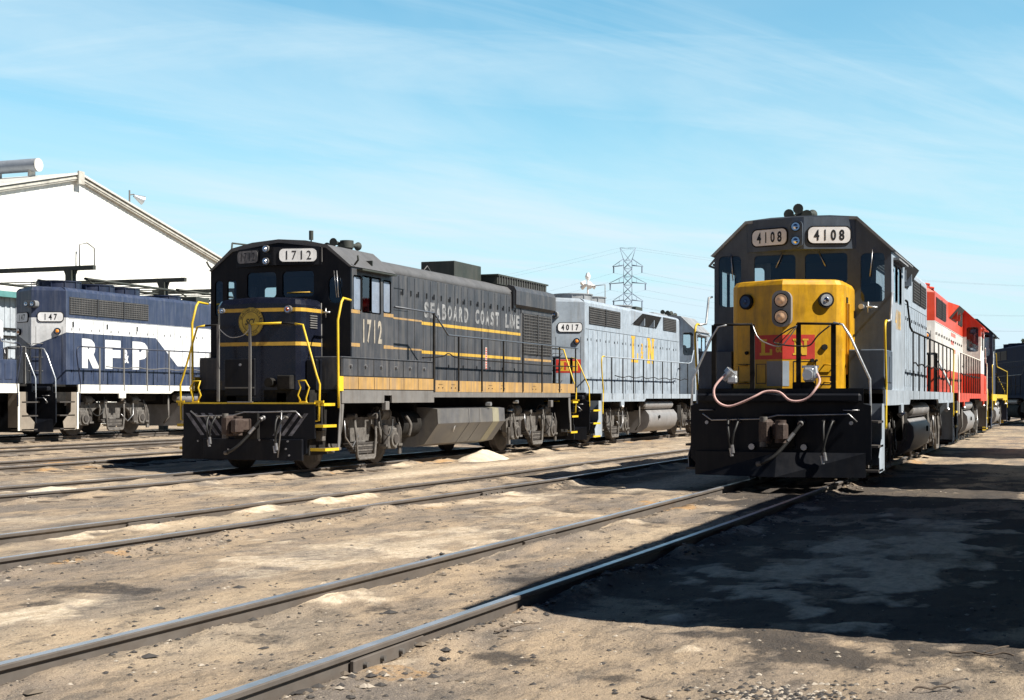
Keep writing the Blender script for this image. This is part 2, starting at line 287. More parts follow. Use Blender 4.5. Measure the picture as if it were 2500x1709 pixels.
# ---------------------------------------------------------------- shared locomotive pieces
WR = .51
def add_truck(parent, yc, cm='truck', simple=False):
    """two-axle truck: side frames with arches, four wheels, brake cylinders, spring hangers"""
    t = empty('truck', (0, yc, 0), 0, parent)
    fr = MB()
    for s in (-1, 1):
        xa, xb = s * 1.02, s * 1.14
        prof = [(-1.85, .50), (-1.72, .36), (-1.58, .34), (-1.52, .30), (-1.22, .30), (-1.12, .36), (-1.0, .52), (-.9, .70), (-.74, .80), (-.5, .84), (-.42, .60), (-.40, .50), (.40, .50), (.42, .60), (.5, .84), (.74, .80), (.9, .70), (1.0, .52), (1.12, .36), (1.22, .30), (1.52, .30), (1.58, .34), (1.72, .36), (1.85, .50), (1.86, .78), (1.68, .86), (1.62, .96), (1.30, 1.0), (1.18, .92), (.55, .98), (-.55, .98), (-1.18, .92), (-1.30, 1.0), (-1.62, .96), (-1.68, .86), (-1.86, .78)]
        fr.prism(prof, 'x', xa, xb, cm)
        for ya in (-1.37, 1.37):
            fr.cyl((s * 1.14, ya, WR), (s * 1.27, ya, WR), .17, cm, 14); fr.cyl((s * 1.27, ya, WR), (s * 1.30, ya, WR), .10, 'truckdk', 10)
            fr.box(s * 1.14, s * 1.22, ya - .2, ya + .2, .30, .74, cm, .02)
            for dy in (-.3, .3): fr.cyl((s * 1.17, ya + dy, .40), (s * 1.17, ya + dy, .80), .075, 'truckdk', 8); fr.box(s * 1.09, s * 1.25, ya + dy - .09, ya + dy + .09, .36, .41, cm)
        # transom, leaf spring
        for k in range(5): fr.box(s * 1.10, s * 1.24, -.62 + k * .07, .62 - k * .07, .44 - k * .045, .475 - k * .045, 'truck' if k % 2 else 'truckdk')
        fr.box(s * 1.12, s * 1.2, -.16, .16, .20, .52, cm, .02)
        fr.box(s * .3, s * 1.1, -.22, .22, .62, .9, 'truckdk')
    fr.box(-1.0, 1.0, -1.9, -1.78, .55, .8, 'truckdk'); fr.box(-1.0, 1.0, 1.78, 1.9, .55, .8, 'truckdk')
    fr.box(-.6, .6, -.9, .9, .35, .85, 'under')
    fr.build('side_frame', t)
    for s in (-1, 1):
        for d in (-1, 1):
            b = MB(); yb = d * 1.12
            b.cyl((s * 1.06, yb - .17, 1.04), (s * 1.06, yb + .13, 1.04), .15, 'truck', 14); b.cyl((s * 1.06, yb + .13, 1.04), (s * 1.06, yb + .17, 1.04), .165, 'truck', 14)
            b.cyl((s * 1.06, yb - .42, 1.04), (s * 1.06, yb - .17, 1.04), .03, 'steel', 6, r1=.1)
            b.tube([(s * 1.2, yb + d * .5, .95), (s * 1.22, yb + d * .62, .7), (s * 1.2, yb + d * .66, .3)], .018, 'truck')
            b.tube([(s * 1.2, yb - .4, 1.05), (s * 1.24, yb - .45, .8), (s * 1.24, yb - .38, .45)], .022, 'truck')
            b.box(s * 1.15, s * 1.2, yb + d * .60, yb + d * .70, .18, .62, 'truck', .01)
            b.build('brake_cylinder', t)
        h = MB()
        h.tube([(s * 1.26, -.45, 1.0), (s * 1.29, -.43, .6), (s * 1.29, -.38, .2), (s * 1.29, -.33, .15), (s * 1.29, .33, .15), (s * 1.29, .38, .2), (s * 1.29, .43, .6), (s * 1.26, .45, 1.0)], .028, 'truck')
        for yy in (-.45, .45): h.cyl((s * 1.1, yy, 1.0), (s * 1.3, yy, 1.0), .06, 'truck', 8)
        h.box(s * 1.24, s * 1.3, -.36, .36, .17, .235, 'truck')
        h.tube([(s * 1.27, -.9, .95), (s * 1.29, -.88, .6), (s * 1.29, -.6, .4), (s * 1.27, -.3, .62)], .016, 'steel')
        h.tube(smooth_pts([(s * 1.3, .55, 1.15), (s * 1.33, .62, .75), (s * 1.33, .9, .58), (s * 1.3, 1.15, .72), (s * 1.27, 1.25, .95)]), .015, 'rubber')
        h.build('spring_hanger', t)
    for ya in (-1.37, 1.37):
        for s in (-1, 1):
            wv = MB(); wv.cyl((s * .70, ya, WR), (s * .82, ya, WR), WR, 'wheel', 32); wv.cyl((s * .66, ya, WR), (s * .70, ya, WR), WR + .03, 'wheel', 32)
            wv.cyl((s * .82, ya, WR), (s * .835, ya, WR), WR - .06, 'truckdk', 32, r1=WR - .12); wv.cyl((0, ya, WR), (s * 1.1, ya, WR), .09, 'wheel', 10)
            wv.build('wheel', t)
    return t
def add_coupler(parent, y=-.35):
    """knuckle coupler, pointing to -y"""
    b = MB()
    b.box(-.11, .11, y + .1, .5, .76, .98, 'coupler', .02)
    b.box(-.2, -.03, y - .28, y + .1, .66, 1.04, 'coupler', .04); b.box(-.03, .2, y - .16, y + .1, .74, .98, 'coupler', .04)
    b.cyl((.13, y - .2, .68), (.13, y - .2, 1.03), .085, 'coupler', 12); b.box(.1, .24, y - .42, y - .16, .72, .99, 'coupler', .03)
    b.cyl((-.13, y - .22, .62), (-.13, y - .22, 1.08), .06, 'truck', 10)
    b.box(-.26, .26, -.06, .12, .58, 1.12, 'under', .02)
    c = b.build('coupler', parent)
    l = MB(); l.tube([(-1.2, -.1, 1.12), (-1.05, -.12, 1.02), (-.25, -.12, 1.04), (0, -.12, 1.1), (.3, -.12, 1.1), (1.1, -.12, 1.12), (1.22, -.1, 1.0)], .014, 'steel'); l.build('cut_lever', c)
    return c
def add_hoses(parent, side=1):
    b = MB(); b.cyl((.38, -.05, 1.0), (.36, -.16, .96), .045, 'steel', 10); b.tube(smooth_pts([(.37, -.14, .97), (.27, -.2, .82), (.16, -.26, .66), (.03, -.34, .50), (-.1, -.38, .40), (-.22, -.36, .35)]), .03, 'rubber', 8); b.cyl((.27, -.2, .82), (.18, -.25, .70), .034, 'steel', 8); b.cyl((-.20, -.37, .355), (-.28, -.35, .34), .04, 'truck', 8); b.build('air_hose', parent)
    for x0, x1, dz, r in ((.72, .74, .5, .018), (.86, .70, .55, .018), (-.62, -.70, .4, .018), (-.78, -.72, .45, .018)):
        b = MB(); b.cyl((x0, -.02, 1.0), (x0, -.14, 1.02), r * 1.5, 'truck', 8)
        b.tube(smooth_pts([(x0, -.12, 1.02), (x0 + (x1 - x0) * .2, -.2, .92), (x0 + (x1 - x0) * .6, -.24, 1.0 - dz * .5), (x1, -.22, 1.0 - dz)]), r, 'rubber', 8)
        b.cyl((x1, -.22, 1.03 - dz), (x1 + .02, -.22, .9 - dz), r * 1.6, 'steel', 8); b.build('air_hose', parent)
def add_steps(parent, s, cm, treads='truckdk', hi=1.28, y0=.02, y1=.78, edge=None):
    b = MB(); xo = s * 1.52; xi = s * 1.12
    # side plates and treads, tapering outwards to the bottom
    b.prism([(.56, hi), (y1 + .10, hi), (y1 + .10, .22), (.24, .20), (.20, .44), (.54, .72)], 'x', xo - s * .012, xo, cm)
    if parent.get('bar'): b.box(xo, xo + s * .006, y1 + .02, y1 + .10, .22, hi, 'whitesill')
    b.box(xi, xi + s * .03, y0, y1, .2, hi, 'under'); b.box(xi, xo, y1 + .0, y1 + .02, .3, hi, cm)
    for z in (.22, .60, .98):
        b.box(xi, xo, y0 + .04 + (.0 if z > .3 else .02), y1 - .06, z, z + .035, treads)
        if edge: b.box(xo - s * .02, xo + s * .004, y0 + .04, y1 - .06, z - .01, z + .04, edge)
    b.build('steps', parent)
def add_headlight(parent, c, r=.085, nrm=(0, -1, 0), gap=.26, vertical=True, hm='under', amber=False, proud=.1):
    c = Vector(c); n = Vector(nrm).normalized(); right = Vector((0, 0, 1)).cross(n) * -1
    h = MB(); half = gap / 2 + r * 1.5
    e = empty_dummy = None
    up = Vector((0, 0, 1)) if vertical else right; sidev = right if vertical else Vector((0, 0, 1))
    # rounded housing
    P = rrect(-r * 1.45, r * 1.45, -half, half, r * 1.2, 5); vs = []
    for dep in (-.06, proud):
        for p in P: vs.append(c + sidev * p[0] + up * p[1] + n * dep)
    k = len(P); h.add(vs, [(i, (i + 1) % k, k + (i + 1) % k, k + i) for i in range(k)], hm, True); h.add(vs[k:], [tuple(range(k))], hm)
    ho = h.build('headlight', parent)
    for sg in (-1, 1):
        l = MB(); q = c + up * (sg * gap / 2) + n * (proud + .002)
        l.cyl(q, q + n * .03, r * 1.08, 'under', 16); l.cyl(q + n * .031, q + n * .036, r * .92, 'warmlens' if amber else 'chrome', 16); l.cyl(q + n * .036, q + n * .05, r * .6, 'warmlens' if amber else 'chrome', 10, r1=r * .15)
        l.build('lamp', ho)
    return ho
def lamp(parent, c, n, r=.09, lens='amber', name='marker_light', ring='under'):
    c = Vector(c); n = Vector(n).normalized(); l = MB()
    l.cyl(c - n * .02, c + n * .05, r, ring, 16); l.cyl(c + n * .051, c + n * .058, r * .78, 'chrome', 14); l.cyl(c + n * .058, c + n * .085, r * .55, lens, 12, r1=r * .3); return l.build(name, parent)
def numboard(parent, txt, c, right, wd, h, bold=.03, frame='under', tw=None, rim=True, mb='board', split=1.):
    c = Vector(c); r = Vector(right).normalized(); up = Vector((0, 0, 1)); n = r.cross(up)  # faces n
    b = MB(); k0 = rrect(-wd / 2 - .02, wd / 2 + .02, -h / 2 - .02, h / 2 + .02, h * .36, 5); k1 = rrect(-wd / 2, wd / 2, -h / 2, h / 2, h * .34, 5)
    for P, d0, d1, mm in ((k0, -.01, .012, frame), (k1, .0, .02, mb)):
        k = len(P); vs = [c + r * p[0] + up * p[1] + n * d for d in (d0, d1) for p in P]
        b.add(vs, [(i, (i + 1) % k, k + (i + 1) % k, k + i) for i in range(k)], mm); b.add(vs[k:], [tuple(range(k))], mm)
    o = b.build('number_board', parent)
    t = MB(); nch = len(txt); cw = wd * (tw or (.80 if nch == 4 else .62)) / nch
    for i, ch in enumerate(txt):
        x = (i - (nch - 1) / 2) * cw; cwid = cw * (.62 if ch != '1' else .16)
        gi = {'1': 'I'}.get(ch, ch)
        t.text(gi, c + r * x + n * .024, r, up, h * .68, cwid, 'ink', bold)
    t.build('number', o)
    return o
def rail_posts(b, s, x, ys, z0, z1, m, r=.022, base=True):
    for y in ys: b.box(s * (x - .012), s * (x + .012), y - .028, y + .028, z0, z1, m)
def slab_letters(b, which, y0, z0, h, wd, s, x, m):
    """block letters with slab serifs on a side wall; y0 = left edge as read"""
    st = h * .17; sw = wd * .30
    def R(u0, u1, v0, v1, k=0):
        X = x + s * (.004 + .0006 * k); b.add([(X, y0 + s * u0, z0 + v0), (X, y0 + s * u1, z0 + v0), (X, y0 + s * u1, z0 + v1), (X, y0 + s * u0, z0 + v1)], [(0, 1, 2, 3)], m)
    if which == 'L':
        R(.12 * wd, .12 * wd + sw, st * .6, h - st * .6); R(0, .12 * wd * 2 + sw, h - st * .6, h); R(0, wd, 0, st * .6); R(wd - st * .8, wd, st * .6, h * .36)
    if which == 'N':
        q = sw * .8; R(.08 * wd, .08 * wd + q, st * .6, h - st * .6); R(wd * .92 - q, wd * .92, st * .6, h - st * .6)
        R(0, wd * .40, 0, st * .6); R(wd * .62, wd, h - st * .6, h); R(0, wd * .26, h - st * .6, h)
        X = x + s * .0052; P = [(.08 * wd, h), (.08 * wd + q * 1.1, h), (wd * .92, 0), (wd * .92 - q * 1.1, 0)]
        b.add([(X, y0 + s * p[0], z0 + p[1]) for p in P], [(0, 1, 2, 3)], m)
def seams(b, s, x, ys, z0, z1, m='ink', latch=True):
    for i, y in enumerate(ys):
        b.box(s * x, s * (x + .004), y - .008, y + .008, z0, z1, m)
        if latch and i % 2 == 0:
            for z in (z0 + (z1 - z0) * .16, z0 + (z1 - z0) * .84): b.box(s * x, s * (x + .02), y + .09, y + .11, z - .04, z + .03, m)
def grille(parent, s, x, y0, y1, z0, z1, n=10, vert=2, frame='grille'):
    b = MB(); b.box(s * (x - .02), s * (x + .012), y0, y1, z0, z1, frame)
    for i in range(n): zz_ = z0 + (i + .5) * (z1 - z0) / n; b.box(s * (x + .012), s * (x + .03), y0 + .02, y1 - .02, zz_ - .006, zz_ + .006, 'slat')
    k = int((y1 - y0) / .12)
    for i in range(k): yy = y0 + (i + .5) * (y1 - y0) / k; b.box(s * (x + .016), s * (x + .034), yy - .004, yy + .004, z0 + .02, z1 - .02, 'slat')
    for i in range(1, vert): yy = y0 + i * (y1 - y0) / vert; b.box(s * (x + .012), s * (x + .045), yy - .025, yy + .025, z0, z1, frame)
    return b.build('radiator_grille', parent)
def panes(parent, ax, a, loops, name='window', frame='under', fd=.02, fw=.025, pane='glass'):
    for l in loops:
        b = MB(); cxm = sum(p[0] for p in l) / len(l); cym = sum(p[1] for p in l) / len(l)
        x0 = min(p[0] for p in l); x1 = max(p[0] for p in l); z0 = min(p[1] for p in l); z1 = max(p[1] for p in l)
        big = [(cxm + (p[0] - cxm) * (1 + 2 * fw / (x1 - x0)), cym + (p[1] - cym) * (1 + 2 * fw / (z1 - z0))) for p in l]
        b.panel(big, [l], ax, a - fd, a + fd, frame)
        fo = b.build(name, parent)
        g = MB(); mk = (lambda p: (a, p[0], p[1])) if ax == 'x' else (lambda p: (p[0], a, p[1]))
        g.add([mk(p) for p in l], [tuple(range(len(l)))], pane); g.build('pane', fo)
def horn(parent, c, m='exh'):
    b = MB(); c = Vector(c)
    b.cyl(c, c + Vector((0, 0, .12)), .03, m, 8); b.box(c.x - .14, c.x + .14, c.y - .05, c.y + .05, c.z + .07, c.z + .18, m, .02)
    for dx, dz, dy in ((-.17, .12, -.3), (.0, .20, -.34), (.13, .10, -.26), (-.08, .17, .3), (.1, .2, .34)):
        p = c + Vector((dx * .7, 0, dz)); q = c + Vector((dx, dy, dz)); b.cyl(p, q, .025, m, 8, r1=.045); b.cyl(q, q + Vector((0, dy * .3, 0)), .045, m, 14, r1=.09)
    return b.build('horn', parent)
def fan(b, y, z, r, m='greyroof', h=.2, x=0):
    b.cyl((x, y, z), (x, y, z + h), r, m, 28, cap=False); b.cyl((x, y, z + h), (x, y, z + h + .03), r + .03, m, 28)
    for k in range(10):
        t = k * math.pi / 5; b.box(x + math.cos(t) * (r + .0) - .02, x + math.cos(t) * r + .02, y + math.sin(t) * r - .02, y + math.sin(t) * r + .02, z, z + h, m)
    b.cyl((x, y, z + h + .03), (x, y, z + h + .06), .12, m, 12)

# ---------------------------------------------------------------- road switcher with low nose (long hood behind a wide cab)
def road_switcher(name, X0, Yf, e, rev, label, cat, cfg, group=None):
    """local frame: y = 0 at the nose-end pilot, growing towards the long hood end (y = L)"""
    L = 16.5
    root = tag(empty(name, (X0, Yf if not rev else Yf + L, e), math.pi if rev else 0), label, cat, group)
    C = cfg; hoodm = C['hood']; sillm = C['sill']; cabm = C['cab']; nosem = C['nose']; rail = C.get('rail', 'under'); sgr = C.get('grab', 'ysafe')
    # frame ------------------------------------------------
    f = MB()
    for s in (-1, 1):
        f.prism([(.85, 1.25), (4.6, 1.25), (4.75, 1.34), (L - 5.6, 1.34), (L - 5.4, 1.25), (L - .85, 1.25), (L - .85, 1.50), (.85, 1.50)], 'x', s * 1.50, s * 1.54, sillm)
        for yy in (3.24, 13.6): f.box(s * 1.5, s * 1.56, yy - .16, yy + .16, 1.1, 1.27, sillm, .01); f.cyl((s * 1.5, yy, 1.12), (s * 1.56, yy, 1.06), .06, 'steel', 10)
    f.box(-1.5, 1.5, .8, L - .8, 1.44, 1.50, 'under'); f.box(-1.12, 1.12, .02, .8, 1.44, 1.50, 'under'); f.box(-1.12, 1.12, L - .8, L - .02, 1.44, 1.50, 'under')
    for x in (-.55, .55): f.box(x - .1, x + .1, .3, L - .3, 1.0, 1.44, 'under')
    f.box(-.9, .9, 6.0, 10.6, .9, 1.42, 'under')
    f.build('frame', root)
    for e0, sg in ((0, 1), (L, -1)):
        pe = empty('pilot', (0, e0, 0), 0 if sg > 0 else math.pi, root)
        p = MB(); pm = C.get('pilot', 'black')
        p.prism([(-1.42, 1.25), (-1.42, .42), (-1.2, .16), (1.2, .16), (1.42, .42), (1.42, 1.25), (1.3, 1.28), (1.3, 1.52), (-1.3, 1.52), (-1.3, 1.28)], 'y', 0, .05, pm)
        p.box(-1.28, 1.28, -.16, 0, 1.30, 1.44, pm, .03)
        # plough wings
        p.add([(-1.34, -.02, .14), (0, -.34, .14), (1.34, -.02, .14), (-1.34, -.02, .52), (0, -.2, .52), (1.34, -.02, .52)], [(0, 1, 4, 3), (1, 2, 5, 4)], pm)
        p.add([(-1.34, 0, .14), (0, -.32, .14), (1.34, 0, .14), (-1.34, 0, .52), (0, -.18, .52), (1.34, 0, .52)], [(0, 3, 4, 1), (1, 4, 5, 2)], pm)
        for x in (-.42, .4): p.cyl((x, -.02, .60), (x, -.08, .60), .05, 'steel', 8)
        for x in (-1.15, 1.12): p.cyl((x, -.01, .98), (x, -.04, .98), .03, 'steel', 8); p.tube([(x - .12, -.03, 1.18), (x - .1, -.08, 1.18), (x + .1, -.08, 1.18), (x + .12, -.03, 1.18)], .012, 'steel')
        p.build('pilot_plate', pe)
        add_coupler(pe); add_hoses(pe)
        if C.get('bar'): pe['bar'] = 1
        for s in (-1, 1): add_steps(pe, s, C.get('stepm', sillm), edge=C.get('edge'))
        # end railing
        r = MB(); zt = 2.54
        for x in (-1.05, -.43, .30, .84): r.box(x - .036, x + .036, .03, .07, 1.5, zt, rail)
        r.tube([(-1.05, .04, zt), (-.43, .04, zt)], .02, sgr if C.get('endyel') else rail); r.tube([(.28, .04, zt), (.95, .04, zt - .02)], .02, rail)
        r.tube(smooth_pts([(-.43, .04, zt), (-.3, -.02, 2.3), (0, -.04, 2.18), (.15, -.02, 2.3), (.3, .04, zt)]), .009, 'steel')
        for s in (-1, 1):
            r.tube([(s * .84, .04, zt), (s * .98, .04, zt - .03), (s * 1.10, .04, 2.32), (s * 1.40, .02, 1.66), (s * 1.41, .02, 1.15), (s * 1.38, .03, .95)], .02, sgr if C.get('grab2', True) else 'alu')
        r.build('end_railing', pe)
        for s in (-1, 1):
            g = MB(); g.tube(smooth_pts([(s * 1.54, 1.08, 2.60), (s * 1.54, .90, 2.60), (s * 1.54, .78, 2.50), (s * 1.54, .80, 2.2), (s * 1.54, .93, 1.62), (s * 1.54, .94, 1.5), (s * 1.54, .90, 1.15), (s * 1.54, .90, .88)], 3), .019, sgr)
            if sg > 0 and C.get('cabrail', True): g.tube([(s * 1.54, 1.08, 2.6), (s * 1.54, 1.55, 2.64), (s * 1.54, 1.75, 3.10), (s * 1.54, 2.0, 3.13)], .019, 'alu')
            elif sg > 0: g.box(s * 1.53, s * 1.55, 1.05, 1.1, 1.5, 2.6, rail)
            g.build('grab_rail', pe)
    # side railings -----------------------------------------
    for s in (-1, 1):
        r = MB(); r.tube([(s * 1.52, 4.12, 3.13), (s * 1.52, 4.4, 3.12), (s * 1.53, 4.8, 2.68), (s * 1.53, 5.2, 2.62), (s * 1.53, L - 1.0, 2.60)], .02, C.get('railtop', rail))
        rail_posts(r, s, 1.53, [5.35 + i * 1.165 for i in range(9)], 1.32, 2.6, rail)
        if C.get('wire', True): r.tube(smooth_pts([(s * 1.53, 5.35 + i * .5, 2.02 + .03 * math.sin(i * 2.2)) for i in range(19)], 2), .014, rail)
        r.build('side_railing', root)
    # battery boxes, cab lower sides ------------------------
    for s in (-1, 1):
        b = MB(); b.box(s * .95, s * 1.52, .92, 2.0, 1.5, 2.15, C.get('boxm', cabm), .015)
        for yy in (1.25, 1.65): b.box(s * 1.52, s * 1.535, yy - .14, yy + .14, 1.62, 2.05, C.get('boxm', cabm), .004)
        b.build('battery_box', root)
    # short hood (creased front) ----------------------------
    zb, zt = 1.5, 3.27; n = MB(); hw = .90
    plan = [(-hw, 2.0), (-hw, .80), (-hw + .03, .70), (-hw + .10, .64), (0, .29), (hw - .10, .64), (hw - .03, .70), (hw, .80), (hw, 2.0)]
    tops = [(p[0] * .955, p[1] + (.04 if p[1] < 1.9 else 0)) for p in plan]; top2 = [(p[0] * .88, p[1] + (.09 if p[1] < 1.9 else 0)) for p in plan]
    k = len(plan); vs = [(p[0], p[1], zb) for p in plan] + [(p[0], p[1], zt - .09) for p in plan] + [(p[0], p[1], zt - .02) for p in tops] + [(p[0], p[1], zt) for p in top2]
    fs = [(j * k + i, j * k + i + 1, (j + 1) * k + i + 1, (j + 1) * k + i) for j in range(3) for i in range(k - 1)] + [tuple(range(3 * k, 4 * k))]
    n.add(vs, fs, nosem)
    nh = n.build('short_hood', root)
    u = Vector((hw - .1, .35, 0)).normalized(); ul = Vector((hw - .1, -.35, 0)).normalized(); nr = u.cross(Vector((0, 0, 1))); nl = ul.cross(Vector((0, 0, 1)))
    def fp(x, z, off=.004):                         # a point on the creased front
        y = .29 + abs(x) * .35 / (hw - .1); d = nr if x > 0 else nl; return Vector((x, y, z)) + d * off
    d = MB()
    for s in (-1, 1):
        for yy in (.95, 1.2): d.box(s * hw, s * (hw + .03), yy - .01, yy + .01, 1.75, 2.9, nosem)
        d.box(s * hw, s * (hw + .015), 1.0, 1.12, 2.35, 3.0, 'ink')
    for x0_, x1_, z0_, z1_ in ((-.78, -.5, 1.6, 1.92), (-.46, -.28, 1.6, 1.92), (.16, .5, 1.56, 1.96), (.56, .72, 1.58, 1.72)):
        for a, b2, c2, e2 in ((x0_, x1_, z0_, z0_ + .012), (x0_, x1_, z1_ - .012, z1_), (x0_, x0_ + .012, z0_, z1_), (x1_ - .012, x1_, z0_, z1_)):
            d.add([fp(a, c2), fp(b2, c2), fp(b2, e2), fp(a, e2)], [(0, 1, 2, 3)], 'ink')
    for x_, z_, r_ in ((.62, 2.18, .05), (.44, 1.97, .03), (.5, 1.97, .02), (-.62, 2.1, .03)): d.cyl(fp(x_, z_, -.01), fp(x_, z_, .035), r_, 'under', 8)
    for sx in (-1, 1):
        for zz_ in (1.62, 1.9): d.tube([fp(.78 * sx, zz_, 0), fp(.78 * sx, zz_, .06), fp(.62 * sx, zz_, .06), fp(.62 * sx, zz_, 0)], .012, nosem)
    d.build('nose_fitting', nh)
    for x in (-.62, .64):
        c_ = fp(x, 2.93, .0); n_ = nr if x > 0 else nl; l = MB(); l.cyl(c_ - n_ * .02, c_ + n_ * .05, .125, 'under', 20); l.cyl(c_ + n_ * .051, c_ + n_ * .058, .095, 'alu' if x > 0 else 'darklens', 16); l.cyl(c_ + n_ * .058, c_ + n_ * .08, .045, 'chrome' if x > 0 else 'darklens', 12, r1=.02); l.build('class_light', nh)
    if C.get('hero'):
        add_headlight(nh, (0, .33, 2.79), .105, (0, -1, 0), .26, True, 'tankgrey', True, .12)
        q = MB()     # red herald patch split over the crease
        for a, b2 in ((-.48, -.002), (.002, .48)):
            q.add([fp(a, 1.99), fp(b2, 1.99), fp(b2, 2.38), fp(a, 2.38)], [(0, 1, 2, 3)], 'redpatch')
        q.build('herald', nh)
        lt = MB()
        for ch, xc in (('L', -.28), ('N', .27)):
            rr = ul if xc < 0 else u; wd, h = .24, .27; cc = fp(xc, 2.185, .007); up = Vector((0, 0, 1)); st = .05
            if ch == 'L': R = [(-.09, -.02, -.13, .13), (-.12, .02, .095, .13), (-.12, .12, -.13, -.09), (.075, .12, -.09, -.03)]
            else: R = [(-.10, -.055, -.13, .13), (.055, .10, -.13, .13), (-.125, -.03, -.13, -.10), (.03, .125, .10, .13), (-.125, -.06, .10, .13)]
            for i_, (a, b2, c2, e2) in enumerate(R):
                o_ = (nl if xc < 0 else nr) * (.0007 * i_); lt.add([cc + rr * a + up * c2 + o_, cc + rr * b2 + up * c2 + o_, cc + rr * b2 + up * e2 + o_, cc + rr * a + up * e2 + o_], [(0, 1, 2, 3)], 'yletter')
            if ch == 'N': lt.add([cc + rr * a + up * c2 + nr * .005 for a, c2 in ((-.10, .13), (-.02, .13), (.10, -.13), (.02, -.13))], [(0, 1, 2, 3)], 'yletter')
        lt.text('&', fp(-.055, 2.18, .007), ul, (0, 0, 1), .17, .12, 'yletter', .02)
        lt.build('lettering', nh)
        st = MB(); st.add([fp(-.27, 1.56), fp(-.003, 1.56), fp(-.003, 1.96), fp(-.27, 1.96)], [(0, 1, 2, 3)], 'tankgrey'); st.add([fp(.003, 1.56), fp(.1, 1.56), fp(.1, 1.96), fp(.003, 1.96)], [(0, 1, 2, 3)], 'grey'); st.build('step_plate', nh)
    # cab ----------------------------------------------------
    cf, cr = 2.0, 4.1
    prof = [(-1.5, 1.5), (1.5, 1.5), (1.5, 3.86), (.93, 4.40), (-.93, 4.40), (-1.5, 3.86)]
    cab = MB()
    W = [rrect(-1.42, -1.03, 2.95, 3.83, .08), rrect(1.00, 1.39, 2.98, 3.80, .08), rrect(-.80, -.09, 3.30, 3.82, .07), rrect(.07, .78, 3.30, 3.82, .07)]
    cab.panel(prof, W, 'y', cf, cf + .05, C.get('cabfront', cabm))
    WB = [rrect(-1.42, -1.03, 2.95, 3.8, .08), rrect(1.00, 1.39, 2.98, 3.78, .08)]
    cab.panel(prof, WB, 'y', cr - .05, cr, C.get('cabrear', cabm))
    WS = [rrect(2.42, 2.98, 3.0, 3.64, .04), rrect(3.04, 3.62, 3.0, 3.64, .04)]
    for s in (-1, 1): cab.panel([(cf + .05, 1.27), (cr - .05, 1.27), (cr - .05, 3.86), (cf + .05, 3.86)], WS, 'x', s * 1.455, s * 1.5, cabm)
    co = cab.build('cab', root)
    panes(co, 'y', cf + .025, W, 'windshield'); panes(co, 'y', cr - .025, WB, 'door_window')
    for s in (-1, 1): panes(co, 'x', s * 1.478, WS, 'side_window', 'alu')
    rf = MB(); rm = C.get('roof', 'greyroof'); ro = [(-1.56, 3.84), (-.95, 4.42), (-.5, 4.46), (0, 4.47), (.5, 4.46), (.95, 4.42), (1.56, 3.84), (1.52, 3.82), (.93, 4.375), (-.93, 4.375), (-1.52, 3.82)]
    rf.prism(ro, 'y', cf - .05, cr + .05, rm)
    for s in (-1, 1): rf.tube([(s * 1.54, cf + .2, 3.80), (s * 1.66, cf + .3, 3.70), (s * 1.66, cr - .3, 3.70), (s * 1.54, cr - .2, 3.80)], .02, rm); rf.box(s * 1.5, s * 1.6, cf + .3, cr - .3, 3.70, 3.74, rm)
    rf.build('cab_roof', co)
    inn = MB(); inn.box(-1.4, 1.4, cf + .1, cr - .1, 1.6, 2.2, 'interior'); inn.box(.25, .85, cf + .5, cf + 1.0, 2.2, 3.15, 'interior', .03); inn.box(-1.0, -.6, cr - .7, cr - .3, 2.2, 3.35, 'interior', .05); inn.box(.75, 1.15, cr - .75, cr - .35, 2.2, 3.4, 'interior', .05)
    inn.box(-.9, .9, cr - .075, cr - .06, 1.55, 4.3, 'interior'); inn.box(-1.3, 1.3, cf + .2, cr - .2, 3.86, 3.9, 'interior'); inn.build('cab_interior', co)
    # number boards on a creased housing above the windshield
    nbh = MB(); zl, zh = 3.88, 4.42; pts = [(-.92, cf), (-.9, cf - .02), (-.10, cf - .29), (.10, cf - .29), (.9, cf - .02), (.92, cf)]
    nbh.prism(pts, 'z', zl, zh, C.get('cabfront', cabm)); nbo = nbh.build('number_board_housing', co)
    ur = Vector((.8, .27, 0)).normalized(); ulx = Vector((.8, -.27, 0)).normalized()
    if C.get('num'):
        numboard(nbo, C['num'], (.50, cf - .16, 4.11), ur, .70, .27); numboard(nbo, C['num'], (-.50, cf - .16, 4.11), ulx, .66, .27)
    add_headlight(nbo, (-.02, cf - .29, 4.13), .075, (0, -1, 0), .24, True, 'greyfront', False, .08)
    horn(co, (-.1, cf + .75, 4.44))
    for s in (-1, 1):
        wp = MB(); wp.tube([(s * 1.2, cf - .03, 3.86), (s * 1.16, cf - .05, 3.4)], .01, 'steel'); wp.build('wiper', co); wp = MB(); wp.tube([(s * .3, cf - .03, 3.86), (s * .42, cf - .04, 3.6)], .01, 'steel'); wp.build('wiper', co)
    lt = MB(); lt.cyl((1.02, cf, 2.9), (1.02, cf - .12, 2.9), .045, 'alu', 10); lt.tube([(1.1, cf - .06, 2.9), (1.28, cf - .06, 2.88)], .018, 'alu'); lt.tube([(1.13, cf - .06, 2.98), (1.13, cf - .06, 2.80)], .012, 'alu'); lt.build('door_handle', co)
    # long hood ----------------------------------------------
    h0, h1 = cr, L - 1.1; H = MB(); hx = .90; zt = 4.36
    sec = [(-hx, 1.5), (-hx, zt - .12), (-hx + .04, zt - .05), (-hx + .12, zt - .01), (-.3, zt + .02), (.3, zt + .02), (hx - .12, zt - .01), (hx - .04, zt - .05), (hx, zt - .12), (hx, 1.5)]
    # creased rear end: middle vertex pushed out
    k = len(sec); cr_ = .42
    ends = [(p[0], h1 - .0 if abs(p[0]) > .2 else h1 - .0, p[1]) for p in sec]
    vs = [(p[0], h0, p[1]) for p in sec] + ends; H.add(vs, [(i, i + 1, k + i + 1, k + i) for i in range(k - 1)], hoodm)
